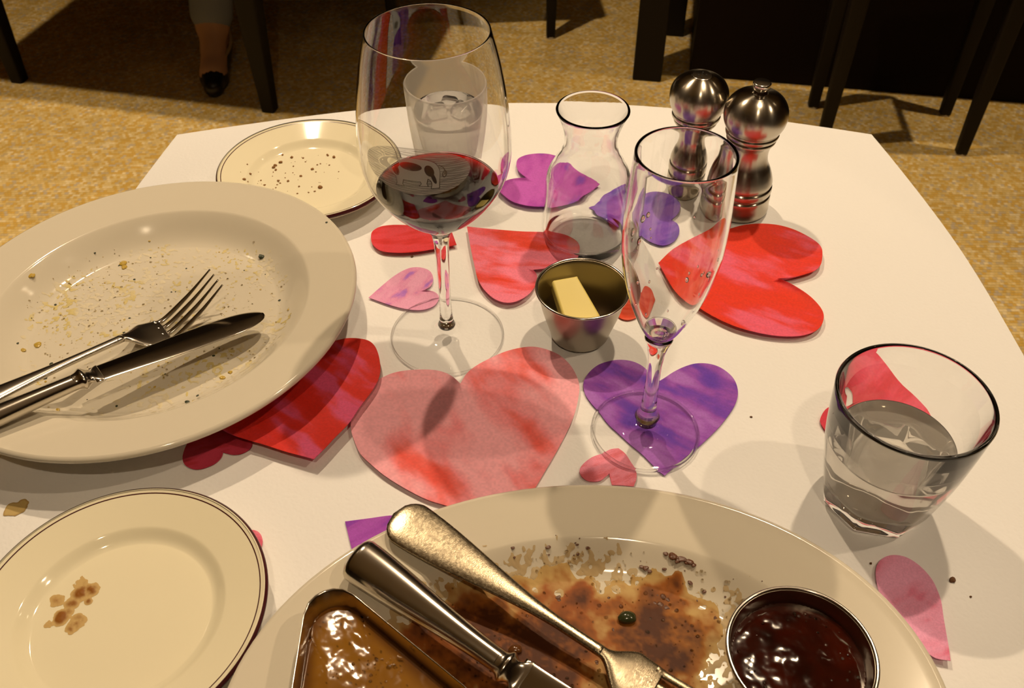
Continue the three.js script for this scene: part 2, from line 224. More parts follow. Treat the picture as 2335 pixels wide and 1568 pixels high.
function heart(key, label, colours, ang, s, { lift = 0.0012, curl = 0.002, streak = 3, tilt = [0, 0], bias = 0 } = {}) {
  const o = heartOutline(HEARTS[key]), n = o.length, R = 10, c = o.reduce((a, p) => a.add(p), new THREE.Vector3()).multiplyScalar(1 / n), pos = [], uv = [], idx = [];
  let x0 = 9, x1 = -9, z0 = 9, z1 = -9; for (const p of o) { x0 = Math.min(x0, p.x); x1 = Math.max(x1, p.x); z0 = Math.min(z0, p.z); z1 = Math.max(z1, p.z); }
  const size = Math.max(x1 - x0, z1 - z0);
  for (const side of [0, 1]) {
    const at = pos.length / 3; 
    for (let k = 0; k <= R; k++) for (let i = 0; i < n; i++) {
      const t = k / R, x = lerp(c.x, o[i].x, t), z = lerp(c.z, o[i].z, t), wob = 0.55 + 0.9 * fbm(x * 14 + 40, z * 14 + 40, s, 2);
      pos.push(x, TY + 0.0010 + lift + curl * t ** 3 * wob + (x - c.x) * tilt[0] + (z - c.z) * tilt[1] - side * 0.00035, z); uv.push((x - x0) / size, (z1 - z) / size);
      if (k < R) { const a = at + k * n + i, b = at + k * n + (i + 1) % n; side ? idx.push(a, b, a + n, b, b + n, a + n) : idx.push(a, a + n, b, b, a + n, b + n); }
    }
  }
  const e0 = R * n, e1 = (R + 1) * n + R * n; for (let i = 0; i < n; i++) { const j = (i + 1) % n; idx.push(e0 + i, e1 + i, e0 + j, e0 + j, e1 + i, e1 + j); }
  let g = new THREE.BufferGeometry(); g.setAttribute('position', new THREE.Float32BufferAttribute(pos, 3)); g.setAttribute('uv', new THREE.Float32BufferAttribute(uv, 2)); g.setIndex(idx); g.computeVertexNormals();
  return tag(obj('paper_heart', g, std({ map: watercolour(...colours, ang, s, streak, bias), roughness: 0.75 })), label, 'paper heart', 'watercolour paper hearts');
}
const RED = [[234, 84, 96], [228, 46, 32], [230, 44, 8]], PINK = [[250, 158, 148], [244, 126, 116], [232, 74, 54]], PALE = [[240, 150, 160], [236, 138, 148], [222, 96, 110]];
const CORAL = [[240, 112, 118], [234, 72, 66], [222, 44, 12]], VIOLET = [[170, 96, 158], [146, 64, 142], [96, 44, 140]], MAGENTA = [[196, 82, 152], [176, 62, 140], [116, 46, 146]], LILAC = [[138, 82, 158], [116, 64, 152], [92, 46, 138]];
heart('A', 'largest pink heart, painted with red strokes, in the middle of the table', PINK, -1.0, 101, { lift: 0.0008, curl: 0.0022, streak: 2, bias: 0.10 });
heart('B', 'red heart half under the big cream plate, its point raised towards the pink heart', [[220, 74, 100], [216, 38, 30], [212, 28, 6]], -0.7, 118, { lift: 0.005, curl: 0.003 });
heart('C', 'small dark pink heart whose two lobes peep from under the big cream plate', [[196, 50, 66], [186, 38, 50], [170, 30, 40]], 0.3, 125, { lift: 0.0002, curl: 0.0006 });
heart('D', 'purple heart under the foot of the champagne flute', VIOLET, -0.6, 136, { lift: 0.0004, curl: 0.001, streak: 2.4 });
heart('E', 'small pink heart between the flute foot and the oval platter', [[246, 136, 140], [240, 120, 122], [230, 100, 100]], 0.4, 142, { lift: 0.0002, curl: 0.0012 });
heart('F', 'large bright red heart lying in front of the pepper mill', RED, -0.6, 153, { lift: 0.0016, curl: 0.0034, streak: 3 });
heart('P', 'orange red heart mostly hidden between the butter cup and the flute', [[236, 84, 50], [230, 66, 26], [220, 50, 14]], 0, 161, { lift: 0.0003, curl: 0.0008 });
heart('G', 'violet blue heart seen between the carafe and the flute', LILAC, 0.4, 170, { lift: 0.0006, curl: 0.0014 });
heart('H', 'magenta heart lying behind the wine glass, pointing under the carafe', MAGENTA, 1.3, 181, { lift: 0.0012, curl: 0.0026, streak: 2 });
heart('I', 'narrow red heart, folded in half, behind the wine glass stem', [[222, 52, 56], [216, 36, 36], [208, 26, 22]], 0.2, 190, { lift: 0.001, curl: 0.0018 });
heart('J', 'coral heart with orange bands, its lobe under the carafe base', CORAL, -0.15, 204, { lift: 0.0018, curl: 0.003, streak: 2.6, bias: 0.06 });
heart('K', 'small lilac pink heart beside the wine glass foot', [[236, 150, 160], [230, 134, 152], [168, 96, 166]], 1.0, 214, { lift: 0.0004, curl: 0.001, streak: 2, bias: 0.08 });
heart('L', 'purple heart whose pointed tip sticks out from under the oval platter', [[172, 70, 150], [160, 58, 142], [140, 46, 140]], 0.6, 222, { lift: 0.0002, curl: 0.0008 });
heart('M', 'tiny pink heart peeping from under the near bread plate', [[240, 120, 126], [236, 104, 112], [226, 88, 100]], 0, 231, { lift: 0.0002, curl: 0.0006 });
heart('N', 'pale pink heart, folded in half, between the oval platter and the tumbler', PALE, 0.5, 243, { lift: 0.0016, curl: 0.0016, streak: 1.6, tilt: [0.02, 0.03] });
heart('O', 'rosy red heart lying behind the near water tumbler', [[236, 84, 96], [230, 66, 78], [220, 50, 60]], 0.7, 252, { lift: 0.0004, curl: 0.0012 });

// ---------------------------------------------------------------- plates
// unit profile: rho 0..1 across the plate; w0 edge of the flat well, w1 top of the well wall
const plateTop = (rho, p) => rho < p.w0 ? p.floor : rho < p.w1 ? lerp(p.floor, p.lip, Math.pow(sm(p.w0 - (p.w1 - p.w0) * 0.15, p.w1 + (p.w1 - p.w0) * 0.3, rho) / sm(p.w0 - (p.w1 - p.w0) * 0.15, p.w1 + (p.w1 - p.w0) * 0.3, p.w1), 1.15)) : lerp(p.lip, p.rim, (rho - p.w1) / (1 - p.w1));
function plateGeo(p, a, b, turn) {
  const t = p.thick / Math.min(a, b), e = [], foot = p.foot, under = (r) => r < foot - 0.03 ? p.floor - p.thick : plateTop(r, p) - p.thick;
  for (let r = 0.0005; r <= foot - 0.05; r += 0.03) e.push([r, p.floor - p.thick * 0.8]);
  e.push([foot - 0.03, 0.0008], [foot - 0.015, 0], [foot + 0.005, 0], [foot + 0.02, 0.0012], [Math.max(foot + 0.05, p.w0), Math.max(0.003, plateTop(p.w0, p) - p.thick)]);
  for (let r = Math.max(foot + 0.09, p.w0 + 0.02); r < 0.985; r += 0.02) e.push([r, under(r)]);
  const m = p.rim - p.thick / 2, h = p.thick / 2; e.push([1 - t * 0.45, m - h * 0.9], [1 - t * 0.12, m - h * 0.55], [1, m], [1 - t * 0.12, m + h * 0.6], [1 - t * 0.45, m + h * 0.95]);
  for (let r = 0.98; r > 0.0005; r -= r > p.w1 + 0.03 ? 0.03 : r > p.w0 - 0.06 ? 0.008 : 0.04) e.push([r, plateTop(r, p)]);
  e.push([0.0005, p.floor]);
  const g = lathe(e, 128); g.computeVertexNormals(); g.scale(a, 1, b); g.deleteAttribute('normal'); const w = mergeVertices(g.deleteAttribute('uv'), 1e-6); w.computeVertexNormals(); w.rotateY(turn); return w;
}
const P_BIG = { w0: 0.60, w1: 0.762, floor: 0.0085, lip: 0.0255, rim: 0.031, thick: 0.0055, foot: 0.56 };
const P_OVAL = { w0: 0.62, w1: 0.768, floor: 0.0105, lip: 0.0235, rim: 0.030, thick: 0.0045, foot: 0.58 };
const P_BREAD = { w0: 0.60, w1: 0.70, floor: 0.0075, lip: 0.0125, rim: 0.0195, thick: 0.0042, foot: 0.52 };
const OV = { x: 0.0344, z: -0.1911, a: 0.1706, b: 0.1308, turn: 0.0914 }, BG = { x: -0.2479, z: -0.4797, a: 0.1442, b: 0.1374, turn: 0.9242 };
const rhoIn = (P, x, z) => { const c = Math.cos(P.turn), s = Math.sin(P.turn), X = x - P.x, D = -(z - P.z); return Math.hypot((c * X + s * D) / P.a, (-s * X + c * D) / P.b); };
const bigPlate = thing('dinner_plate', 'big cream dinner plate with a wide rim, left with scraps, fork and knife', 'plate', [BG.x, TY + 0.0016, BG.z]);
obj('dish', plateGeo(P_BIG, BG.a, BG.b, BG.turn), M.china, bigPlate);
const platter = thing('oval_platter', 'oval cream platter smeared with brown sauce, nearest the camera', 'plate', [OV.x, TY + 0.0016, OV.z]);
obj('dish', plateGeo(P_OVAL, OV.a, OV.b, OV.turn), M.china, platter);
function breadPlate(x, z, r, label) {
  const t = thing('bread_plate', label, 'plate', [x, TY + 0.0016, z], 0, 'bread plates with a maroon double rim line');
  obj('dish', plateGeo(P_BREAD, r, r, 0), M.ivory, t);
  const band = (a, b, name) => { const pts = []; for (let i = 0; i <= 6; i++) { const q = lerp(a, b, i / 6); pts.push([q * r, plateTop(q, P_BREAD) + 0.00012]); } obj(name, lathe(pts, 128), M.stripe, t); };
  band(0.945, 0.953, 'rim_stripe');
  obj('rim_stripe', lathe([[r * 0.985, 0.0186], [r * 1.001, 0.0167], [r * 1.003, 0.0174], [r * 1.001, 0.0183], [r * 0.985, 0.0194]].map(([q, y]) => [q, y]), 128), M.stripe, t);
  return t;
}
breadPlate(-0.169, -0.6596, 0.0752, 'cream bread plate with crumbs and butter, behind the big dinner plate');
breadPlate(-0.2035, -0.2518, 0.0763, 'cream bread plate with a brown sauce smudge, partly under the oval platter');

// ---------------------------------------------------------------- glassware
function outward(g) {                                          // closed glass and liquids need faces that look outwards
  const h = g.index ? g : mergeVertices(g, 1e-7), p = h.attributes.position, ix = h.index.array, a = new THREE.Vector3(), b = new THREE.Vector3(), c = new THREE.Vector3(); let v = 0;
  for (let i = 0; i < ix.length; i += 3) { a.fromBufferAttribute(p, ix[i]); b.fromBufferAttribute(p, ix[i + 1]); c.fromBufferAttribute(p, ix[i + 2]); v += a.dot(b.cross(c)); }
  if (v < 0) { for (let i = 0; i < ix.length; i += 3) [ix[i], ix[i + 1]] = [ix[i + 1], ix[i]]; h.computeVertexNormals(); }
  return h;
}
const radiusAt = (prof, y) => { for (let i = 1; i < prof.length; i++) if (prof[i][1] >= y) { const [r0, y0] = prof[i - 1], [r1, y1] = prof[i]; return lerp(r0, r1, (y - y0) / Math.max(1e-9, y1 - y0)); } return prof[prof.length - 1][0]; };
function liquid(prof, y0, y1, gap, n = 96) {                   // what fills a vessel of inner profile prof between two heights
  const e = [[0.0002, y0]]; for (let i = 0; i <= 24; i++) { const y = lerp(y0, y1, i / 24); e.push([Math.max(0.0003, radiusAt(prof, y) - gap), y]); }
  const r = radiusAt(prof, y1) - gap; e.push([r - 0.0006, y1 - 0.0003], [r * 0.97, y1 - 0.0005], [0.0002, y1 - 0.0005]); return outward(lathe(e, n));
}
const GY = TY + 0.0014;
const THIN = 0.0011;
const shell = (prof, t = THIN) => { const [r, y] = prof[prof.length - 1]; return [...prof, [r - t * 0.12, y + t * 0.32], [r - t * 0.32, y + t * 0.46], [r - t * 0.5, y + t * 0.5], [r - t * 0.68, y + t * 0.46], [r - t * 0.88, y + t * 0.32], ...prof.slice().reverse().map(([r, y]) => [Math.max(0.0002, r - t), y])]; };

// wine glass
const WB = smoothPts([0.094, 0.0965, 0.103, 0.111, 0.121, 0.133, 0.147, 0.165, 0.185, 0.205, 0.2239], [0.003, 0.0100, 0.0196, 0.0276, 0.0352, 0.0418, 0.0449, 0.0447, 0.0425, 0.0391, 0.0343], 60);
const wg = thing('wine_glass', 'tall stemmed wine glass holding red wine, with an etched oval emblem', 'wine glass', [-0.0453, GY, -0.4751]);
const WU = WB.filter(([, y]) => y > 0.1240), wgBowl = obj('bowl', outward(lathe([...shell(WU, 0.0009), WU[0]], 96)), M.glass, wg);   // below the wine line the wine wets the glass and shows as one body
obj('stem', outward(lathe([[0.0001, 0.0095], [0.0058, 0.0097], [0.0061, 0.0112], [0.0052, 0.0132], [0.0044, 0.019], [0.0039, 0.032], [0.0040, 0.05], [0.0043, 0.068], [0.0050, 0.082], [0.0062, 0.0895], [0.0092, 0.0938], [0.0098, 0.0958], [0.005, 0.0948], [0.0001, 0.0945]], 48)), M.glass, wg);
const wgFoot = obj('foot', lathe([[0.0001, 0.0094], [0.0056, 0.0092], [0.0085, 0.0058], [0.012, 0.0043], [0.016, 0.0034], [0.028, 0.0022], [0.0388, 0.0016], [0.0395, 0.001], [0.0388, 0.0003], [0.02, 0.0003], [0.0001, 0.0003]], 96), M.pane, wg);
obj('foot_rim', ring(0.0391, 0.00065, 0.0009, 96), M.glass, wgFoot);
{ // etched emblem: an oval of fine lines round a standing bull, frosted into the front of the bowl
  const W = 1024, H = 512, cv = document.createElement('canvas'); cv.width = W; cv.height = H; const x = cv.getContext('2d');
  x.fillStyle = '#000'; x.fillRect(0, 0, W, H); x.beginPath(); x.ellipse(W / 2, H / 2, W / 2 - 6, H / 2 - 6, 0, 0, 7); x.fillStyle = '#8c8c8c'; x.fill(); x.save(); x.clip();
  x.strokeStyle = '#2e2e2e'; x.lineWidth = 6; for (let i = 0; i < 24; i++) { const y = 26 + i * 21; x.beginPath(); for (let q = 0; q <= 40; q++) { const X = q * W / 40, Y = y + 5 * Math.sin(q * 0.5 + i * 1.7) + (noise(q * 0.6, i, 3) - 0.5) * 5; q ? x.lineTo(X, Y) : x.moveTo(X, Y); } x.stroke(); }
  const body = (c) => { x.beginPath(); x.moveTo(300, 128); x.bezierCurveTo(380, 98, 500, 96, 600, 110); x.bezierCurveTo(690, 118, 728, 150, 742, 212); x.bezierCurveTo(752, 250, 742, 300, 738, 352); x.lineTo(734, 420); x.lineTo(662, 424); x.lineTo(668, 396); x.bezierCurveTo(676, 350, 660, 330, 640, 318); x.lineTo(628, 372); x.lineTo(640, 400); x.lineTo(560, 402);
    x.lineTo(580, 372); x.lineTo(572, 352); x.lineTo(420, 350); x.lineTo(410, 398); x.lineTo(424, 420); x.lineTo(344, 424); x.lineTo(356, 392); x.lineTo(348, 330); x.bezierCurveTo(300, 290, 262, 270, 236, 262); x.bezierCurveTo(190, 262, 168, 240, 172, 206); x.bezierCurveTo(196, 176, 226, 150, 258, 142); x.closePath(); x.fillStyle = c; x.fill(); x.lineWidth = 7; x.strokeStyle = '#141414'; x.stroke(); };
  body('#a4a4a4'); x.fillStyle = '#101010';
  x.beginPath(); x.ellipse(330, 186, 62, 44, 0.2, 0, 7); x.fill(); x.beginPath(); x.ellipse(348, 250, 34, 66, -0.35, 0, 7); x.fill(); x.beginPath(); x.ellipse(492, 196, 100, 44, 0.06, 0, 7); x.fill(); x.beginPath(); x.ellipse(655, 232, 40, 62, -0.3, 0, 7); x.fill(); x.beginPath(); x.ellipse(690, 312, 18, 62, -0.28, 0, 7); x.fill();
  x.lineWidth = 9; x.strokeStyle = '#141414'; x.beginPath(); x.moveTo(738, 170); x.bezierCurveTo(790, 190, 796, 240, 786, 276); x.stroke(); x.beginPath(); x.ellipse(786, 268, 16, 34, 0.2, 0, 7); x.stroke();
  x.lineWidth = 7; x.beginPath(); x.moveTo(226, 150); x.bezierCurveTo(204, 120, 178, 116, 160, 124); x.moveTo(250, 140); x.bezierCurveTo(240, 110, 226, 98, 204, 92); x.stroke(); x.beginPath(); x.arc(216, 196, 7, 0, 7); x.fill(); x.restore();
  const t = new THREE.CanvasTexture(cv); t.magFilter = THREE.LinearFilter; t.wrapS = t.wrapT = THREE.ClampToEdgeWrapping;
  const n = 48, m = 24, pos = [], uv = [], idx = [], mid = THREE.MathUtils.degToRad(-11.3), half = THREE.MathUtils.degToRad(41.5);
  for (let j = 0; j <= m; j++) for (let i = 0; i <= n; i++) { const a = mid + (i / n * 2 - 1) * half, y = lerp(0.1490, 0.1783, j / m), r = radiusAt(WB, y) + 0.00008; pos.push(r * Math.sin(a), y, r * Math.cos(a)); uv.push(i / n, j / m); if (i < n && j < m) { const q = j * (n + 1) + i; idx.push(q, q + 1, q + n + 1, q + 1, q + n + 2, q + n + 1); } }
  const g = new THREE.BufferGeometry(); g.setAttribute('position', new THREE.Float32BufferAttribute(pos, 3)); g.setAttribute('uv', new THREE.Float32BufferAttribute(uv, 2)); g.setIndex(idx); g.computeVertexNormals();
  obj('etched_emblem', g, phy({ color: rgb(0.85, 0.82, 0.78), roughness: 1, transmission: 0.45, thickness: 0, alphaMap: t, transparent: true, opacity: 0.95, side: THREE.DoubleSide }), wgBowl).userData.label = 'frosted oval emblem with a standing bull';
}
const wine = tag(obj('red_wine', liquid(WB, 0.0948, 0.1255, 0), M.wine), 'dark red wine filling the lower bowl of the stemmed glass', 'wine'); wine.position.copy(wg.position);

// champagne flute
const FB = smoothPts([0.0775, 0.0795, 0.083, 0.09, 0.1, 0.115, 0.13, 0.145, 0.16, 0.18, 0.2029], [0.0018, 0.0048, 0.0074, 0.0114, 0.0157, 0.021, 0.0246, 0.0266, 0.0271, 0.0263, 0.0251], 60);
const fl = thing('champagne_flute', 'empty champagne flute with dregs, standing on the purple heart', 'champagne flute', [0.0841, GY + 0.0008, -0.3863]);
const flBowl = obj('bowl', outward(lathe(shell(FB, 0.0016), 96)), M.glass, fl);
obj('stem', outward(lathe([[0.0001, 0.0090], [0.0066, 0.0092], [0.0064, 0.0125], [0.0078, 0.0145], [0.0064, 0.0165], [0.0052, 0.0195], [0.0046, 0.03], [0.0041, 0.048], [0.0042, 0.06], [0.005, 0.069], [0.0066, 0.0765], [0.0082, 0.081], [0.0072, 0.0822], [0.004, 0.0805], [0.0001, 0.0800]], 48)), M.glass, fl);
const flFoot = obj('foot', lathe([[0.0001, 0.0090], [0.0075, 0.0088], [0.0105, 0.0062], [0.0125, 0.0042], [0.017, 0.0032], [0.026, 0.0025], [0.0328, 0.002], [0.0337, 0.0012], [0.0328, 0.0003], [0.0001, 0.0003]], 96), M.pane, fl);
obj('foot_rim', ring(0.0331, 0.00095, 0.0012, 96), M.glass, flFoot);
const dregs = tag(obj('champagne_dregs', liquid(FB, 0.0822, 0.0895, 0.0018, 64), phy({ color: rgb(1, 1, 1), roughness: 0, transmission: 1, thickness: 0.01, ior: 1.33, attenuationColor: rgb(0.95, 0.8, 0.5), attenuationDistance: 0.02 })), 'last drops of pale sparkling wine at the bottom of the flute', 'drink'); dregs.position.copy(fl.position);
{ // droplets clinging to the inside of the flute
  const d = []; for (let i = 0; i < 46; i++) { const a = rnd() * 6.3, y = 0.092 + rnd() * 0.06, r = radiusAt(FB, y) - 0.0016, s = 0.0005 + rnd() ** 3 * 0.0013; d.push(new THREE.SphereGeometry(s, 10, 8).scale(1, 1.1 + rnd() * 0.8, 0.6).rotateY(a).translate(r * Math.sin(a), y, r * Math.cos(a))); }
  const o = obj('droplets', d, M.water); o.userData.kind = 'stuff'; tag(o, 'small clear droplets clinging inside the champagne flute'); o.position.copy(fl.position);
}

// carafe
const CB = smoothPts([0.0, 0.002, 0.006, 0.02, 0.04, 0.055, 0.062, 0.07, 0.078, 0.085, 0.095, 0.105, 0.1135], [0.0285, 0.031, 0.0322, 0.0328, 0.0322, 0.0315, 0.0302, 0.0262, 0.0220, 0.0194, 0.0195, 0.0225, 0.0262], 60);
const ca = thing('small_carafe', 'small empty glass carafe with a flared neck, behind the butter cup', 'carafe', [0.0568, GY + 0.001, -0.584]);
obj('body', outward(lathe([[0.0002, 0.0014], [0.02, 0.001], [0.026, 0.0004], ...shell(CB, 0.002).filter(([r, y], k) => k < CB.length + 5 || y > 0.008), [0.0285, 0.0078], [0.0262, 0.0062], [0.022, 0.0054], [0.0002, 0.005]], 96)), M.glass, ca);

// faceted tumblers: eight flat faces below a round flared rim
function tumblerOuter(H, r0, r1, turn, a0, a1, yTop, inner) {
  const n = 128, m = 44, pos = [], idx = [], add = (r, y, j) => { const a = j / n * 2 * Math.PI; pos.push(r * Math.sin(a), y, r * Math.cos(a)); };
  const outer = (y, a) => { const rc = lerp(r0, r1, y / H) + 0.0012 * Math.sin(y / H * Math.PI), ap = a0 + (a1 - a0) * y / yTop, th = ((a - turn) % (Math.PI / 4) + Math.PI / 4) % (Math.PI / 4) - Math.PI / 8, f = ap / Math.cos(th), k = 0.0012; return Math.min(rc, f) - Math.max(0, k - Math.abs(rc - f)) ** 2 / (4 * k); };
  const rows = []; rows.push((a) => [0.0004, 0.0015]); rows.push((a) => [(outer(0, a) - 0.004) * 0.8, 0.001]); rows.push((a) => [outer(0, a) - 0.0035, 0.0]); rows.push((a) => [outer(0, a) - 0.0008, 0.0008]);
  for (let i = 1; i <= m; i++) { const y = 0.002 + (H - 0.0032) * i / m; rows.push((a) => [outer(y, a), y]); }
  const top = (a) => outer(H, a); rows.push((a) => [top(a) - 0.0006, H - 0.0003]); rows.push((a) => [top(a) - 0.0014, H]); rows.push((a) => [top(a) - 0.0022, H - 0.0004]);
  for (let i = inner.length - 1; i >= 0; i--) rows.push(() => inner[i]);
  rows.forEach((f) => { for (let j = 0; j < n; j++) { const [r, y] = f(j / n * 2 * Math.PI); add(r, y, j); } });
  for (let i = 0; i + 1 < rows.length; i++) for (let j = 0; j < n; j++) { const a = i * n + j, b = i * n + (j + 1) % n; idx.push(a, b, a + n, b, b + n, a + n); }
  const g = new THREE.BufferGeometry(); g.setAttribute('position', new THREE.Float32BufferAttribute(pos, 3)); g.setIndex(idx); g.computeVertexNormals(); return outward(g);
}
const TI = smoothPts([0.0115, 0.0122, 0.015, 0.03, 0.05, 0.07, 0.0865], [0.0005, 0.017, 0.0238, 0.0282, 0.0322, 0.0360, 0.0391], 40);
const tu = thing('water_tumbler', 'faceted glass tumbler half full of water at the right of the table', 'tumbler', [0.2135, GY, -0.3347], 0, 'faceted water tumblers');
obj('tumbler_wall', tumblerOuter(0.088, 0.0312, 0.0417, 0.17, 0.0282, 0.0402, 0.058, TI), M.glass, tu);
const water = tag(obj('water', liquid(TI, 0.0124, 0.0505, -0.0003), M.cloudy), 'clear water half filling the near tumbler', 'water'); water.position.copy(tu.position);
const T2 = TI.map(([r, y]) => [r * 0.9, y]);
const tu2 = thing('water_tumbler', 'frosty glass tumbler of iced water seen through the wine glass', 'tumbler', [-0.0512, GY, -0.6810], 0, 'faceted water tumblers');
obj('tumbler_wall', tumblerOuter(0.085, 0.0290, 0.0373, 0.3, 0.0262, 0.036, 0.056, T2.map(([r, y]) => [r, y * 0.966])), M.frost, tu2);
const w2 = tag(obj('water', liquid(T2, 0.0126, 0.06, 0.0004), M.water), 'cold water inside the frosty tumbler behind the wine glass', 'water'); w2.position.copy(tu2.position);
for (const [x, y, z, a, which] of [[-0.009, 0.0595, 0.006, 0.3, 'left of two melting ice cubes near the front rim of the frosty tumbler'], [0.011, 0.060, 0.005, 0.9, 'right of two melting ice cubes near the front rim of the frosty tumbler'], [0.0, 0.054, -0.014, 1.4, 'melting ice cube at the back of the frosty tumbler']]) {
  const c = obj('ice_cube', new RoundedBoxGeometry(0.016, 0.014, 0.015, 3, 0.004).rotateY(a).rotateX(0.25).translate(x, y, z), phy({ color: rgb(1, 1, 1), roughness: 0.15, transmission: 1, thickness: 0.01, ior: 1.31 }));
  c.position.copy(tu2.position); tag(c, which, 'ice cube', 'ice cubes in the far tumbler');
}

// ---------------------------------------------------------------- steel cups, mills, cutlery, gravy boat
function steelCup(name, label, x, y, z, H, r1, r0) {
  const t = thing(name, label, 'sauce cup', [x, y, z], 0, 'small steel cups'), P = smoothPts([0.0, 0.0015, 0.006, H * 0.6, H - 0.002, H], [r0 - 0.002, r0 - 0.0004, r0 + 0.0008, lerp(r0, r1, 0.58), r1 - 0.0014, r1 - 0.0008], 30);
  obj('cup', lathe([[0.0002, 0.0006], ...P, ...P.slice().reverse().map(([r, q]) => [Math.max(0.0002, r - 0.0007), Math.max(q, 0.0013)]), [0.0002, 0.0013]], 80), M.brushed, t);
  obj('rolled_rim', ring(r1 - 0.0004, 0.0010, H, 96), M.steel, t); return t;
}
steelCup('butter_cup', 'small steel cup with a pat of butter, beside the champagne flute', 0.0474, GY, -0.4767, 0.042, 0.0315, 0.0205);
{ // pat of butter leaning in the cup
  const g = new RoundedBoxGeometry(0.026, 0.015, 0.044, 6, 0.0022), p = g.attributes.position;
  for (let i = 0; i < p.count; i++) { const x = p.getX(i), y = p.getY(i), z = p.getZ(i), k = 1 - 0.22 * sm(0.0, -0.02, z); p.setXYZ(i, x * k + 0.0012 * (noise(z * 220 + 7, y * 200 + 3, 4) - 0.5) + (z < -0.016 ? -0.002 * (x > 0 ? 1 : 0.2) : 0), y + 0.0012 * (noise(x * 260 + 5, z * 260 + 9, 6) - 0.5), z + 0.0022 * (noise(x * 190 + 3, y * 210, 8) - 0.5)); }
  g.computeVertexNormals(); const b = tag(obj('butter_pat', g, M.butter), 'pale yellow butter pat leaning inside the small steel cup', 'butter');
  b.position.set(0.0440, GY + 0.0235, -0.4765); b.rotation.set(0.32, 0.33, 0.10, 'YXZ');
}
const kc = steelCup('ketchup_cup', 'steel cup full of dark red sauce on the oval platter', 0.1312, TY + 0.0134, -0.2068, 0.0438, 0.0336, 0.0225);
{
  const g = patch(-0.034, 0.034, -0.034, 0.034, 0.0007, (x, z) => { const r = Math.hypot(x, z); return r < 0.0309 ? 0.0012 + 0.0008 * fbm(x * 130 + 20, z * 130 + 20, 15, 3) * sm(0.0309, 0.026, r) + 0.002 * sm(0.03, 0, r) : -1; }, () => 0.034, (x, z, h) => { const q = fbm(x * 90 + 9, z * 90 + 9, 25, 3); return [0.045 * q + 0.006, 0.0015 + 0.0035 * q, 0.001]; });
  const o = tag(obj('red_sauce', g, phy({ vertexColors: true, roughness: 0.10, specularIntensity: 0.7 })), 'dark red chunky sauce filling the steel cup on the platter', 'sauce'); o.position.copy(kc.position);
}
// salt shaker and pepper mill
function fluted(pts, n = 72) { return lathe(pts, n); }
const salt = thing('salt_shaker', 'steel salt shaker with a domed pierced top, left of the pepper mill', 'salt shaker', [0.1457, GY, -0.6566]);
obj('body', lathe(smoothPts([0.0, 0.0003, 0.002, 0.012, 0.0165, 0.0175, 0.02, 0.026, 0.0275, 0.029, 0.036, 0.042, 0.0485, 0.055, 0.0605, 0.0625, 0.064, 0.066, 0.069], [0.0002, 0.017, 0.0183, 0.0184, 0.0181, 0.0172, 0.0184, 0.0183, 0.0173, 0.0180, 0.0160, 0.0133, 0.0122, 0.0134, 0.0148, 0.0165, 0.0172, 0.0165, 0.012], 120), 72), M.mill, salt);
obj('dome', lathe(smoothPts([0.0655, 0.067, 0.0695, 0.0715, 0.0735, 0.0785, 0.085, 0.091, 0.0965, 0.1005, 0.1022, 0.1026], [0.012, 0.0185, 0.0192, 0.0186, 0.0197, 0.0217, 0.0229, 0.0222, 0.0192, 0.0138, 0.009, 0.0002], 90), 72), M.mill, salt);
const pierced = obj('pierced_cap', lathe([[0.0002, 0.1032], [0.0072, 0.1030], [0.0080, 0.1024], [0.0082, 0.1014]], 40), M.steel, salt);
for (const [x, z] of [[0, 0], [0.003, 0.001], [-0.003, 0.001], [0.001, -0.003], [-0.001, 0.0035]]) obj('hole', new THREE.CylinderGeometry(0.0006, 0.0006, 0.0004, 10).translate(x, 0.1033, z), M.black, pierced);
const pep = thing('pepper_mill', 'steel pepper mill with a small knob on its dome, right of the salt shaker', 'pepper mill', [0.1848, GY, -0.6289]);
obj('body', lathe(smoothPts([0.0, 0.0003, 0.0015, 0.01, 0.0165, 0.0178, 0.0195, 0.024, 0.0255, 0.0272, 0.033, 0.039, 0.0445, 0.05, 0.055, 0.0605, 0.0635, 0.0652, 0.067, 0.0695], [0.0002, 0.022, 0.0240, 0.0240, 0.0238, 0.0226, 0.0238, 0.0238, 0.0226, 0.0233, 0.0220, 0.0196, 0.0168, 0.0155, 0.0153, 0.0165, 0.0182, 0.0192, 0.0186, 0.013], 130), 72), M.mill, pep);
obj('dome', lathe(smoothPts([0.0665, 0.068, 0.0705, 0.0725, 0.0745, 0.079, 0.0845, 0.0895, 0.094, 0.098, 0.1008, 0.1022, 0.1026], [0.013, 0.0196, 0.0206, 0.0200, 0.0212, 0.0232, 0.0242, 0.0238, 0.0221, 0.0192, 0.0152, 0.0085, 0.0002], 90), 72), M.mill, pep);
obj('knob', lathe([[0.0055, 0.1018], [0.0062, 0.1035], [0.0046, 0.1052], [0.0046, 0.1062], [0.0066, 0.1072], [0.0068, 0.1108], [0.0060, 0.1118], [0.0002, 0.1120]], 40), M.steel, pep);

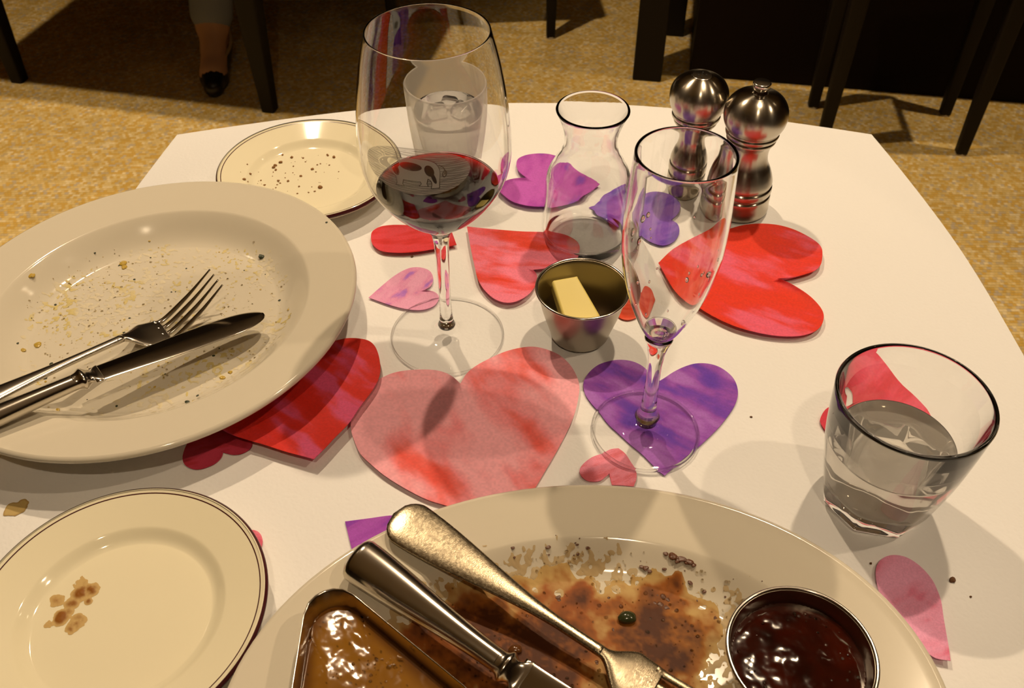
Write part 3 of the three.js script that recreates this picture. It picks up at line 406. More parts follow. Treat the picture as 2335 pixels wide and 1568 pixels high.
// cutlery: axis points are x, height over the table, z
const P3 = (x, y, d) => [x, TY + y, -d];
function along(a, b, t, dy = 0) { return [lerp(a[0], b[0], t), lerp(a[1], b[1], t) + dy, lerp(a[2], b[2], t)]; }
function makeKnife(name, label, mat, end, bol, tip, group, roll = 0, fat = 1) {
  const t = thing(name, label, 'knife', [0, 0, 0], 0, group);
  obj('handle', sweep([end, along(end, bol, 0.5), bol], (s) => { const r = s < 0.06 ? Math.sqrt(clamp(1 - ((0.06 - s) / 0.06) ** 2)) : 1; return [r * lerp(0.0096 * fat, 0.0058, sm(0.0, 0.95, s)), r * lerp(0.0070 * fat, 0.0046, s), 2.2, roll]; }, 60, 28), mat, t);
  obj('bolster', sweep([along(end, bol, 0.955), along(end, bol, 1), along(bol, tip, 0.055), along(bol, tip, 0.10)], (s) => [0.0056 + 0.0026 * Math.exp(-(((s - 0.35) / 0.16) ** 2)) + 0.004 * sm(0.55, 1, s), lerp(0.0048, 0.0012, sm(0.35, 0.9, s)) + 0.0014 * Math.exp(-(((s - 0.33) / 0.12) ** 2)), 2.2, roll], 40, 28), M.steel, t);
  obj('blade', sweep([along(bol, tip, 0.06), along(bol, tip, 0.5), tip], (s) => { const e = s > 0.72 ? Math.sqrt(clamp(1 - ((s - 0.72) / 0.285) ** 2.4)) : 1; return [0.0112 * lerp(0.80, 1.06, sm(0, 0.6, s)) * Math.max(e, 0.05), 0.0011, 1.6, roll]; }, 60, 24), M.blade, t);
  return t;
}
function makeFork(name, label, mat, end, neck, root, tip, group, wEnd = 0.0105) {
  const t = thing(name, label, 'fork', [0, 0, 0], 0, group), E = new THREE.Vector3(...root).sub(new THREE.Vector3(...neck)).normalize(), S = new THREE.Vector3().crossVectors(E, new THREE.Vector3(0, 1, 0)).normalize();
  obj('handle', sweep([end, along(end, neck, 0.35), along(end, neck, 0.7), neck], (s) => { const r = s < 0.09 ? Math.sqrt(clamp(1 - ((0.09 - s) / 0.09) ** 2)) : 1; return [r * (0.0030 + (wEnd - 0.0030) * (1 - sm(0.05, 0.86, s))), r * lerp(0.0017, 0.0023, s), 2.3]; }, 70, 24), mat, t);
  obj('head', sweep([along(end, neck, 0.97), neck, along(neck, root, 0.45, -0.0012), root], (s) => [lerp(0.0030, 0.0134, sm(0.12, 0.62, s)), lerp(0.0022, 0.0013, s), 2.6], 40, 24), mat, t);
  for (let k = 0; k < 4; k++) {
    const o = (k - 1.5) * 0.0073, q = (p, f) => [p[0] + S.x * o * f, p[1], p[2] + S.z * o * f];
    obj('tine', sweep([q(along(neck, root, 0.86), 1), q(root, 1), q(along(root, tip, 0.5, -0.0022), 0.98), q(tip, 0.94)], (s) => [lerp(0.0020, 0.0007, sm(0.3, 1, s)), lerp(0.0013, 0.0006, s), 2.4], 30, 12), mat, t);
  }
  return t;
}
const L = (e, a, s) => [e[0] + (e[0] - a[0]) * s, e[1] + (e[1] - a[1]) * s, e[2] + (e[2] - a[2]) * s];
{ // on the big plate
  const bol = P3(-0.2668, 0.0350, 0.3995), tip = P3(-0.1698, 0.0235, 0.4726), h = P3(-0.3046, 0.0372, 0.368);
  makeKnife('table_knife', 'steel table knife lying across the fork on the big dinner plate', M.steel, L(h, bol, 1.05), bol, tip, null, 0.12);
  const neck = P3(-0.2590, 0.0235, 0.4490), h2 = P3(-0.3125, 0.0375, 0.3850);
  makeFork('dinner_fork', 'steel fork lying under the knife on the big dinner plate', M.steel, L(h2, neck, 0.85), neck, P3(-0.2372, 0.0145, 0.4655), P3(-0.2040, 0.0380, 0.4948));
}
{ // on the oval platter
  const end = P3(-0.0825, 0.0392, 0.2705), bol = P3(-0.0035, 0.0290, 0.2150);
  makeKnife('table_knife', 'steel table knife with a rounded handle, between fork and gravy boat on the platter', M.steel, end, bol, L(bol, end, 1.18), null, -0.25, 1.24);
  const e2 = P3(-0.0640, 0.0355, 0.2990), neck = P3(0.0440, 0.0262, 0.2235);
  makeFork('dinner_fork', 'scratched steel fork with a broad handle end, lying across the oval platter', M.worn, e2, neck, P3(0.0680, 0.0180, 0.2070), P3(0.1080, 0.0270, 0.1790), null, 0.0142);
}
{ // sauce boat: pear-shaped steel dish with a rounded spout
  const t = thing('gravy_boat', 'pointed steel sauce boat of brown gravy at the left of the platter', 'sauce boat'), n = 64, C = [-0.052, 0.160], base = TY + 0.0135, H = 0.0375;
  const A = [-0.0915, 0.2425], dir = Math.atan2(A[1] - C[1], A[0] - C[0]), L0 = Math.hypot(A[0] - C[0], A[1] - C[1]);
  const out = (a, k) => { // polar outline about C: round bowl drawn out to a spout
    const d = Math.abs(Math.atan2(Math.sin(a - dir), Math.cos(a - dir))), R = 0.046, q = 0.0135, s = (L0 - q); let r = R;
    const b = s * Math.cos(d), c2 = q * q - s * s * Math.sin(d) ** 2; const spout = c2 > 0 ? b + Math.sqrt(c2) : 0; const al = Math.asin((R - q) / s), line = R / Math.max(0.05, Math.cos(d - (Math.PI / 2 - al))); if (d < Math.PI / 2 - al) r = spout > 0 && s * Math.cos(d) > line * 0.985 ? Math.max(spout, 0) : Math.min(line, L0); if (spout > 0 && d < Math.asin(q / s) && line > s) r = spout; return r * k; };
  const rows = [[0.70, 0.0005], [0.76, 0.002], [0.84, 0.010], [0.92, 0.022], [0.975, 0.032], [1.0, H], [0.992, H + 0.0008], [0.982, H], [0.955, 0.032], [0.90, 0.022], [0.82, 0.011], [0.74, 0.004], [0.02, 0.0025]], pos = [], idx = [];
  pos.length = 0; rows.unshift([0.02, 0.0005]);
  rows.forEach(([k, y]) => { for (let j = 0; j < n * 2; j++) { const a = dir + j / (n * 2) * 2 * Math.PI, r = out(a, k); pos.push(C[0] + r * Math.cos(a), base + y, -(C[1] + r * Math.sin(a))); } });
  for (let i = 0; i + 1 < rows.length; i++) for (let j = 0; j < n * 2; j++) { const a = i * n * 2 + j, b = i * n * 2 + (j + 1) % (n * 2); idx.push(a, a + n * 2, b, b, a + n * 2, b + n * 2); }
  const g = new THREE.BufferGeometry(); g.setAttribute('position', new THREE.Float32BufferAttribute(pos, 3)); g.setIndex(idx); g.computeVertexNormals();
  obj('boat', outward(g), M.steel, t);
  const lvl = 0.0285, inside = (x, z) => { const X = x - C[0], D = -z - C[1], r = Math.hypot(X, D), R = out(Math.atan2(D, X), 0.945); return (R - r); };
  const gg = patch(-0.115, 0.0, -0.25, -0.105, 0.0008, (x, z) => { const e = inside(x, z); return e > 0 ? 0.0006 + 0.0022 * sm(0, 0.02, e) * fbm(x * 60 + 30, z * 60 + 30, 41, 3) + 0.0003 * fbm(x * 260 + 60, z * 260 + 60, 43, 3) * sm(0, 0.006, e) : e; }, () => base + lvl,
    (x, z, h) => { const e = inside(x, z), q = fbm(x * 45 + 11, z * 45 + 11, 51, 4), d = sm(0.012, 0.0, e), f = noise(x * 900, z * 900, 4) > 0.93 ? 0.35 : 1; return [lerp(0.24, 0.09, d) * (0.55 + 0.75 * q) * f, lerp(0.115, 0.034, d) * (0.45 + 0.8 * q) * f, lerp(0.012, 0.005, d) * f]; });
  tag(obj('gravy', gg, phy({ vertexColors: true, roughness: 0.12, specularIntensity: 0.7 })), 'glossy brown gravy in the steel sauce boat', 'gravy');
}

// ---------------------------------------------------------------- leftovers: smears, crumbs, flecks
const stuff = (name, g, mat, label) => { const o = tag(obj(name, g, mat), label); o.userData.kind = 'stuff'; return o; };
const wet = phy({ vertexColors: true, roughness: 0.5, specularIntensity: 0.35 });
{ // brown sauce over the oval platter
  const base = (x, z) => TY + 0.0016 + plateTop(Math.min(rhoIn(OV, x, z), 0.97), P_OVAL), spot = (x, z, cx, cd, r, s = 1) => s * Math.exp(-(((x - cx) ** 2 + (-z - cd) ** 2) / (r * r)));
  const amount = (x, z) => {
    const rho = rhoIn(OV, x, z); if (rho > 0.78) return -1; const w = (fbm(x * 42 + 50, z * 42 + 50, 61, 4) - 0.5) * 1.5 + (fbm(x * 170 + 50, z * 170 + 50, 67, 3) - 0.5) * 1.0;
    let a = spot(x, z, 0.062, 0.232, 0.030, 1.1) + spot(x, z, 0.085, 0.245, 0.022, 0.8) + spot(x, z, 0.000, 0.245, 0.036, 1.0) + spot(x, z, 0.020, 0.205, 0.034, 0.85) + spot(x, z, -0.02, 0.215, 0.036, 0.9) + spot(x, z, -0.035, 0.245, 0.02, 0.6) + spot(x, z, 0.03, 0.17, 0.04, 0.6) + spot(x, z, 0.066, 0.185, 0.03, 0.5) + spot(x, z, 0.035, 0.268, 0.02, 0.25) + spot(x, z, 0.085, 0.272, 0.012, 0.6);
    a -= spot(x, z, 0.052, 0.212, 0.016, 1.0) + spot(x, z, 0.028, 0.222, 0.012, 0.5); return a + w - 0.40 - 0.9 * sm(0.62, 0.76, rho);
  };
  stuff('brown_sauce', patch(-0.11, 0.17, -0.305, -0.09, 0.0009, (x, z) => { const a = amount(x, z); return a > 0 ? 0.35 * Math.min(a, 1) + 0.22 * a * fbm(x * 520 + 9, z * 520 + 9, 5, 2) : a; }, base, (x, z, h) => {
    const a = h / 0.45, q = fbm(x * 80 + 70, z * 80 + 70, 71, 4), t = clamp(a * 0.85 + (q - 0.5) * 1.0), red = fbm(x * 30 + 5, z * 30 + 5, 77, 2);
    const thin = [0.50, 0.33, 0.12], mid = [0.30, 0.115 - 0.04 * red, 0.012], deep = [0.075, 0.020, 0.004]; const c = t < 0.45 ? thin.map((v, i) => lerp(v, mid[i], t / 0.45)) : mid.map((v, i) => lerp(v, deep[i], (t - 0.45) / 0.55)); return c;
  }, 0.0012), wet, 'brown and ochre sauce smeared across the oval platter');
  const film = (x, z) => { const rho = rhoIn(OV, x, z); return rho > 0.79 ? -1 : (fbm(x * 330 + 20, z * 330 + 20, 81, 3) - 0.56) * 1.5 + (fbm(x * 25 + 20, z * 25 + 20, 83, 2) - 0.5) * 0.7 - 0.5 * sm(0.68, 0.78, rho); };
  stuff('pan_juice', patch(-0.11, 0.17, -0.305, -0.09, 0.0008, (x, z) => amount(x, z) > 0 ? -0.1 : film(x, z), base, (x, z) => { const q = fbm(x * 70 + 3, z * 70 + 3, 87, 3); return [0.60 - 0.16 * q, 0.49 - 0.19 * q, 0.31 - 0.18 * q]; }, 0.0006), wet, 'thin speckled pan juice drying on the oval platter');
  const bits = []; for (let i = 0; i < 240; i++) { const x = -0.07 + rnd() * 0.21, z = -(0.14 + rnd() * 0.155), rho = rhoIn(OV, x, z); if (rho < 0.785) bits.push([x, base(x, z), z, 0.0003 + rnd() ** 4 * 0.0011, 0.35]); }
  for (const [x, d, r] of [[0.086, 0.281, 0.003], [0.091, 0.279, 0.0026], [0.0945, 0.2775, 0.0024], [0.072, 0.277, 0.0022], [0.080, 0.262, 0.0022], [0.078, 0.2575, 0.0026], [0.112, 0.2395, 0.0016], [0.060, 0.196, 0.0032], [0.055, 0.201, 0.0026], [0.0645, 0.192, 0.0022]]) bits.push([x, base(x, -d), -d, r * 0.8, 0.35], [x + r, base(x + r, -d + r * 0.7), -d + r * 0.7, r * 0.6, 0.35], [x - r * 1.1, base(x - r * 1.1, -d - r * 0.4), -d - r * 0.4, r * 0.5, 0.3]);
  stuff('browned_bits', lumps(bits, 5), phy({ color: rgb(0.10, 0.030, 0.007), roughness: 0.4 }), 'browned crusty bits scattered over the oval platter');
  const cap = (name, x, d, r, c, label, cat) => { const g = new THREE.SphereGeometry(r, 24, 16), p = g.attributes.position; for (let k = 0; k < p.count; k++) { const q = 0.9 + 0.25 * noise(p.getX(k) / r * 2 + 9, p.getZ(k) / r * 2 + 9, 3); p.setXYZ(k, p.getX(k) * q * 1.25, p.getY(k) * 0.75, p.getZ(k) * q); } g.computeVertexNormals(); const o = tag(obj(name, g, phy({ color: c, roughness: 0.18, clearcoat: 0.6 })), label, cat); o.position.set(x, base(x, -d) + r * 0.6, -d); };
  cap('caper', 0.0596, 0.2490, 0.0036, rgb(0.03, 0.035, 0.012), 'single dark green caper in the brown sauce on the platter', 'caper');
  cap('peppercorn', 0.0017, 0.2315, 0.0026, rgb(0.10, 0.035, 0.008), 'small round brown peppercorn between knife and fork on the platter', 'peppercorn');
}
const drop = phy({ color: rgb(0.9, 0.8, 0.6), roughness: 0.08, transmission: 1, thickness: 0.001, ior: 1.45 });
function glints(name, n, at, size, label, s0) {                // clear beads added to the food to give lamp glints
  const list = []; for (let i = 0; list.length < n && i < n * 20; i++) { const p = at(rnd, i); if (p) { const r = size * (0.4 + rnd() ** 2 * 1.2); list.push(new THREE.SphereGeometry(r, 8, 5, 0, 6.2832, 0, 1.65).scale(1, 0.55, 0.7 + rnd() * 0.6).rotateY(rnd() * 3).translate(p[0], p[1], p[2])); } }
  stuff(name, list, drop, label);
}
glints('platter_glint_beads', 700, () => { const x = -0.06 + rnd() * 0.2, z = -(0.13 + rnd() * 0.155), rho = rhoIn(OV, x, z); return rho < 0.74 && fbm(x * 50, z * 50 + 90, 8, 3) > 0.47 ? [x, TY + 0.0021 + plateTop(rho, P_OVAL), z] : null; }, 0.00075, 'tiny clear beads added for glints on the oval platter', 1);
glints('gravy_glint_beads', 160, () => { const a = rnd() * 6.28, q = Math.sqrt(rnd()) * 0.036; return fbm(q * Math.cos(a) * 70 + 30, q * Math.sin(a) * 70 + 30, 4, 2) > 0.5 ? [-0.058 + q * Math.cos(a) * 0.9, TY + 0.0135 + 0.0308, -(0.178 + q * Math.sin(a))] : null; }, 0.0007, 'tiny clear beads added for glints on the gravy in the steel sauce boat', 2);
glints('sauce_glint_beads', 90, () => { const a = rnd() * 6.28, q = Math.sqrt(rnd()) * 0.027; return [0.1312 + q * Math.cos(a), TY + 0.0134 + 0.0362, -0.2068 + q * Math.sin(a)]; }, 0.0006, 'tiny clear beads added for glints on the dark red sauce', 3);
glints('plate_glint_beads', 420, () => { const a = rnd() * 6.28, q = Math.sqrt(rnd()) * 0.1, x = BG.x + q * Math.cos(a), z = BG.z + q * Math.sin(a), rho = rhoIn(BG, x, z); return rho < 0.68 && fbm(x * 30 + 70, z * 30 + 90, 12, 3) > 0.5 ? [x, TY + 0.0018 + plateTop(rho, P_BIG), z] : null; }, 0.0006, 'tiny clear beads added for glints on the big dinner plate', 4);
{ // yellow oily traces and herb flecks on the big plate
  const base = (x, z) => TY + 0.0016 + plateTop(Math.min(rhoIn(BG, x, z), 0.97), P_BIG);
  const amt = (x, z) => { const rho = rhoIn(BG, x, z); if (rho > 0.72) return -1; return (fbm(x * 420 + 90, z * 420 + 90, 91, 3) - 0.60) * 1.6 + (fbm(x * 22 + 30, z * 22 + 30, 93, 2) - 0.5) * 0.8 - 0.5 * sm(0.60, 0.72, rho); };
  stuff('oily_film', patch(-0.36, -0.14, -0.60, -0.37, 0.0008, amt, base, (x, z) => { const q = sm(0.45, 0.7, fbm(x * 50 + 3, z * 50 + 3, 97, 3)); return [0.69 - 0.06 * q, 0.62 - 0.10 * q, 0.46 - 0.24 * q]; }, 0.0005), wet, 'thin yellowish oily traces in the well of the big dinner plate');
  const u = (px) => px, herbs = [], yel = [];
  for (const [x, d, r] of [[-0.1880, 0.5490, 0.0026], [-0.1665, 0.5020, 0.0011], [-0.1815, 0.4870, 0.0011], [-0.1390, 0.5660, 0.0008], [-0.3070, 0.4380, 0.0014], [-0.3065, 0.4250, 0.0020], [-0.2060, 0.4000, 0.0014], [-0.202, 0.408, 0.0009], [-0.252, 0.40, 0.0009], [-0.335, 0.455, 0.0010], [-0.25, 0.47, 0.0008], [-0.234, 0.508, 0.0007]]) herbs.push([x, base(x, -d), -d, r, 0.4]);
  for (const [x, d, r] of [[-0.2905, 0.5440, 0.0030], [-0.2890, 0.5390, 0.0026], [-0.3430, 0.5130, 0.0030], [-0.3700, 0.4960, 0.0034], [-0.3225, 0.4560, 0.0026], [-0.330, 0.450, 0.0018], [-0.190, 0.425, 0.0018], [-0.186, 0.430, 0.0016], [-0.300, 0.386, 0.0020], [-0.285, 0.392, 0.0014]]) yel.push([x, base(x, -d), -d, r, 0.35]);
  for (let i = 0; i < 70; i++) { const a = rnd() * 6.28, q = Math.sqrt(rnd()) * 0.1, x = BG.x + q * Math.cos(a), z = BG.z + q * Math.sin(a); if (rhoIn(BG, x, z) < 0.68) (i % 3 ? yel : herbs).push([x, base(x, z), z, 0.0003 + rnd() * 0.0006, 0.4]); }
  stuff('herb_flecks', lumps(herbs, 11), std({ color: rgb(0.02, 0.03, 0.008), roughness: 0.5 }), 'dark green herb flecks on the big dinner plate');
  stuff('yellow_scraps', lumps(yel, 13), phy({ color: rgb(0.50, 0.34, 0.05), roughness: 0.3 }), 'yellow food scraps on the big dinner plate');
}
const onBread = (x, z, X, Z, r) => TY + 0.0016 + plateTop(Math.min(0.97, Math.hypot(x - X, z - Z) / r), P_BREAD);
{ // crumbs and a little butter on the far bread plate
  const X = -0.169, Z = -0.6596, r = 0.0752, c = []; for (let i = 0; i < 70; i++) { const a = rnd() * 6.28, q = rnd() ** 0.7 * 0.046, x = X - 0.012 + q * Math.cos(a), z = Z + q * Math.sin(a) * 0.9; c.push([x, onBread(x, z, X, Z, r), z, 0.0003 + rnd() ** 3 * 0.0012, 0.6]); }
  for (const [px, pd, s] of [[-0.2025, 0.674, 0.0015], [-0.198, 0.682, 0.0014], [-0.1535, 0.690, 0.0015], [-0.1585, 0.6445, 0.0017], [-0.190, 0.690, 0.0014], [-0.163, 0.607, 0.0014]]) c.push([px, onBread(px, -pd, X, Z, r), -pd, s, 0.7]);
  stuff('bread_crumbs', lumps(c, 21), std({ color: rgb(0.26, 0.12, 0.03), roughness: 0.8 }), 'brown bread crumbs on the far bread plate');
  stuff('butter_smear', patch(-0.22, -0.18, -0.65, -0.615, 0.0007, (x, z) => 0.6 - Math.hypot((x + 0.202) / 0.012, (z + 0.632) / 0.010) + (fbm(x * 120 + 40, z * 120 + 40, 5, 3) - 0.5) * 1.2, (x, z) => onBread(x, z, X, Z, r), () => [0.76, 0.62, 0.22], 0.0012), phy({ vertexColors: true, roughness: 0.4 }), 'smear of yellow butter on the far bread plate');
}
{ // brown smudge on the near bread plate
  const X = -0.2035, Z = -0.2518, r = 0.0763, blobs = [[-0.2300, 0.2660, 0.0042, 1], [-0.2258, 0.2680, 0.0038, 1], [-0.2360, 0.2520, 0.0040, 0.95], [-0.2262, 0.2490, 0.0050, 0.55], [-0.2415, 0.2620, 0.0048, 0.35], [-0.2330, 0.2600, 0.0042, 0.5], [-0.2250, 0.2615, 0.0022, 0.6], [-0.2330, 0.2555, 0.003, 0.5], [-0.2405, 0.2480, 0.003, 0.45], [-0.2285, 0.2450, 0.003, 0.5], [-0.232, 0.272, 0.006, 0.28]];
  const f = (x, z) => { let a = 0; for (const [bx, bd, s, k] of blobs) a = Math.max(a, k * Math.exp(-(((x - bx) ** 2 + (-z - bd) ** 2) / (s * s)))); return a * (0.15 + 1.7 * fbm(x * 300 + 60, z * 300 + 60, 31, 4)) - 0.2; };
  stuff('sauce_smudge', patch(-0.256, -0.21, -0.285, -0.235, 0.0005, f, (x, z) => onBread(x, z, X, Z, r), (x, z, h) => { const t = sm(0.0, 0.55, h); return [lerp(0.58, 0.26, t), lerp(0.40, 0.095, t), lerp(0.16, 0.012, t)]; }, 0.0006), wet, 'brown and ochre sauce smudge on the near bread plate');
}
{ // stains and crumbs on the paper
  stuff('stain', patch(-0.315, -0.27, -0.35, -0.305, 0.0006, (x, z) => 0.72 - Math.hypot((x + 0.2923) / 0.0095, (z + 0.3269) / 0.0095) + (fbm(x * 150 + 40, z * 150 + 40, 3, 3) - 0.5) * 0.9, () => TY + 0.0007, (x, z, h) => { const t = sm(0.16, 0.02, h); return [0.50 - 0.12 * t, 0.36 - 0.12 * t, 0.13 - 0.06 * t]; }, 0.00001), std({ vertexColors: true, roughness: 0.6 }), 'round tan stain on the paper between the two left plates');
  const c = [[0.2425, 0.2790, 0.0016], [0.2490, 0.2690, 0.0006], [0.2700, 0.2290, 0.0009], [0.2005, 0.2900, 0.0007], [0.2880, 0.2600, 0.0006], [0.1540, 0.3990, 0.0007], [-0.0770, 0.5640, 0.0010], [-0.3060, 0.2790, 0.0008], [0.033, 0.5, 0.0006], [-0.02, 0.392, 0.0007], [-0.06, 0.60, 0.0008]].map(([x, d, r]) => [x, TY + 0.0008, -d, r, 0.7]);
  stuff('table_crumbs', lumps(c, 41), std({ color: rgb(0.12, 0.05, 0.015), roughness: 0.8 }), 'a few dark crumbs dropped on the white paper');
}

// ---------------------------------------------------------------- beyond our table: chairs, a second table, an added bench, a seated diner
const wood = phy({ color: rgb(0.006, 0.0035, 0.0025), roughness: 0.6, specularIntensity: 0.5 }), seatMat = std({ color: rgb(0.02, 0.012, 0.009), roughness: 0.8 });
function makeChair(label, x, z, turn, w = 0.42) {
  const t = thing('dining_chair', label, 'chair', [x, 0, z], turn, 'dark wooden dining chairs'), h = w / 2 - 0.03;
  for (const [sx, sz] of [[-1, 1], [1, 1], [-1, -1], [1, -1]]) obj('leg', sweep(sz > 0 ? [[sx * h, 0.004, sz * h], [sx * h, 0.22, sz * h], [sx * h, 0.45, sz * h]] : [[sx * h, 0.004, sz * h - 0.03], [sx * h, 0.25, sz * h], [sx * h, 0.50, sz * h], [sx * h * 0.96, 0.95, sz * h - 0.09]], (s) => { const k = sz > 0 ? lerp(0.012, 0.021, s) : lerp(0.013, 0.019, sm(0, 0.4, s)); return [k, k, 5]; }, 20, 16), wood, t);
  for (const [sx, sz] of [[-1, 1], [1, 1], [-1, -1], [1, -1]]) obj('glide', new THREE.CylinderGeometry(0.013, 0.014, 0.006, 16).translate(sx * h, 0.003, sz * h - (sz < 0 ? 0.03 : 0)), trimMat, t);
  obj('apron', [box(w - 0.04, 0.06, 0.02, 0, 0.425, h), box(w - 0.04, 0.06, 0.02, 0, 0.425, -h), box(0.02, 0.06, w - 0.04, -h, 0.425, 0), box(0.02, 0.06, w - 0.04, h, 0.425, 0)], wood, t);
  obj('seat', new RoundedBoxGeometry(w, 0.045, w, 4, 0.018).translate(0, 0.475, 0), seatMat, t);
  for (let k = 0; k < 3; k++) obj('back_slat', sweep([[-h * 0.97, 0.64 + k * 0.13, -h - 0.025 - k * 0.022], [0, 0.64 + k * 0.13, -h - 0.05 - k * 0.022], [h * 0.97, 0.64 + k * 0.13, -h - 0.025 - k * 0.022]], () => [0.008, 0.03, 4], 16, 12), wood, t);
  return t;
}
function diningTable(x, z, w, d, turn, inset, label, sheet) {
  const t = thing('dining_table', label, 'table', [x, 0, z], turn), lx = w / 2 - inset - 0.10, off = -0.06, lz = d / 2 - inset - 0.04;
  obj('tabletop', box(w, 0.035, d, 0, TY - 0.0185, 0, 0.008), topMat, t);
  obj('apron', [box(2 * lx, 0.07, 0.02, 0, TY - 0.07, lz), box(2 * lx, 0.07, 0.02, 0, TY - 0.07, -lz), box(0.02, 0.07, 2 * lz, -lx, TY - 0.07, 0), box(0.02, 0.07, 2 * lz, lx, TY - 0.07, 0)], wood, t);
  for (const [sx, sz] of [[-1, 1], [1, 1], [-1, -1], [1, -1]]) obj('leg', sweep([[off + sx * lx, 0, sz * lz], [off + sx * lx, 0.3, sz * lz], [off + sx * lx, TY - 0.036, sz * lz]], (s) => { const k = lerp(0.017, 0.042, s); return [k, k, 6]; }, 12, 20), wood, t);
  const o = tag(obj('paper_sheet', paperSheet(w / 2 + 0.035, d / 2 + 0.035, 9, 0, 0, 0), M.paper), sheet, 'paper'); o.position.set(x, TY, z); o.rotation.y = turn;
  return t;
}
diningTable(-0.817, -2.512, 1.074, 0.97, -0.216, 0.085, 'dark paper-covered dining table beyond, whose tapered legs show at the upper left', 'white paper covering the far table at the upper left');
makeChair('dark chair the diner in jeans sits on, behind the far table', -0.80, -3.02, 0, 0.44);
makeChair('dark chair whose thin legs stand behind the wine glass', -0.13, -2.696, 0.09, 0.50);
{ // narrow stool before the bench
  const t = thing('stool', 'dark stool with slim legs in front of the added bench, behind the pepper mill', 'stool', [0.910, 0, -2.005], -0.12), hx = 0.161, hz = 0.09;
  for (const [sx, sz] of [[-1, 1], [1, 1], [-1, -1], [1, -1]]) { const l = obj('leg', sweep([[sx * hx, 0.004, sz * hz], [sx * hx, 0.22, sz * hz], [sx * hx, 0.45, sz * hz]], (q) => { const k = lerp(0.013, 0.021, q); return [k, k, 5]; }, 20, 16), wood, t); obj('glide', new THREE.CylinderGeometry(0.013, 0.014, 0.006, 16).translate(sx * hx, 0.003, sz * hz), trimMat, l); }
  obj('seat', new RoundedBoxGeometry(0.38, 0.05, 0.235, 4, 0.018).translate(0, 0.475, 0), seatMat, t);
}
{ // added bench: near-black base panel stands in for deep floor shade; posts, seat, back
  const t = thing('added_bench', 'added dark bench, its solid base standing in for deep shade at the upper right', 'bench', [0.36, 0, -2.28], -0.17);
  obj('shade_panel', box(2.6, 0.42, 0.5, 1.41, 0.21, -0.26), phy({ color: rgb(0.006, 0.002, 0.001), roughness: 0.7, specularIntensity: 0.3 }), t);
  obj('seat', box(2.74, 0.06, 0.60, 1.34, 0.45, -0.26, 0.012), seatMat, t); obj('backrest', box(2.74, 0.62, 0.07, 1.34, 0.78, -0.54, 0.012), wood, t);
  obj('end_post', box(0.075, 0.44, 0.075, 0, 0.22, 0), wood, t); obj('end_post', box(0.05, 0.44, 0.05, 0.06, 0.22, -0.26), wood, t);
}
// a diner sits with the feet drawn back under the chair: only a cuff, an ankle and a flat shoe show
function field(bones, cell, mat, name, parent, blend = 0.03) {   // smooth union of tapered capsules, meshed
  const lo = new THREE.Vector3(9, 9, 9), hi = new THREE.Vector3(-9, -9, -9); for (const [a, b, ra, rb] of bones) for (const [p, r] of [[a, ra], [b, rb]]) { lo.min(new THREE.Vector3(...p).addScalar(-r - 0.04)); hi.max(new THREE.Vector3(...p).addScalar(r + 0.04)); }
  const S = Math.max(hi.x - lo.x, hi.y - lo.y, hi.z - lo.z), n = Math.ceil(S / cell) + 2, mc = new MarchingCubes(n, new THREE.MeshBasicMaterial(), false, false, 400000); mc.isolation = 0;
  const mid = lo.clone().add(hi).multiplyScalar(0.5), half = S / 2 * n / (n - 2);
  const d = (x, y, z) => { let r = 9; for (const [a, b, ra, rb] of bones) { const bx = b[0] - a[0], by = b[1] - a[1], bz = b[2] - a[2], px = x - a[0], py = y - a[1], pz = z - a[2], t = clamp((px * bx + py * by + pz * bz) / (bx * bx + by * by + bz * bz + 1e-9)), q = Math.hypot(px - bx * t, py - by * t, pz - bz * t) - lerp(ra, rb, t), h = clamp(0.5 + 0.5 * (r - q) / blend); r = lerp(r, q, h) - blend * h * (1 - h); } return r; };
  for (let k = 0; k < n; k++) for (let j = 0; j < n; j++) for (let i = 0; i < n; i++) mc.field[k * n * n + j * n + i] = -d(mid.x + (i / (n / 2) - 1) * half, mid.y + (j / (n / 2) - 1) * half, mid.z + (k / (n / 2) - 1) * half);
  mc.update(); const c = mc.count, P = mc.positionArray.slice(0, c * 3), N = mc.normalArray.slice(0, c * 3); for (let i = 0; i < c; i++) { P[3 * i] = P[3 * i] * half + mid.x; P[3 * i + 1] = P[3 * i + 1] * half + mid.y; P[3 * i + 2] = P[3 * i + 2] * half + mid.z; }
  const g = new THREE.BufferGeometry(); g.setAttribute('position', new THREE.BufferAttribute(P, 3)); g.setAttribute('normal', new THREE.BufferAttribute(N, 3)); return obj(name, g, mat, parent);
}
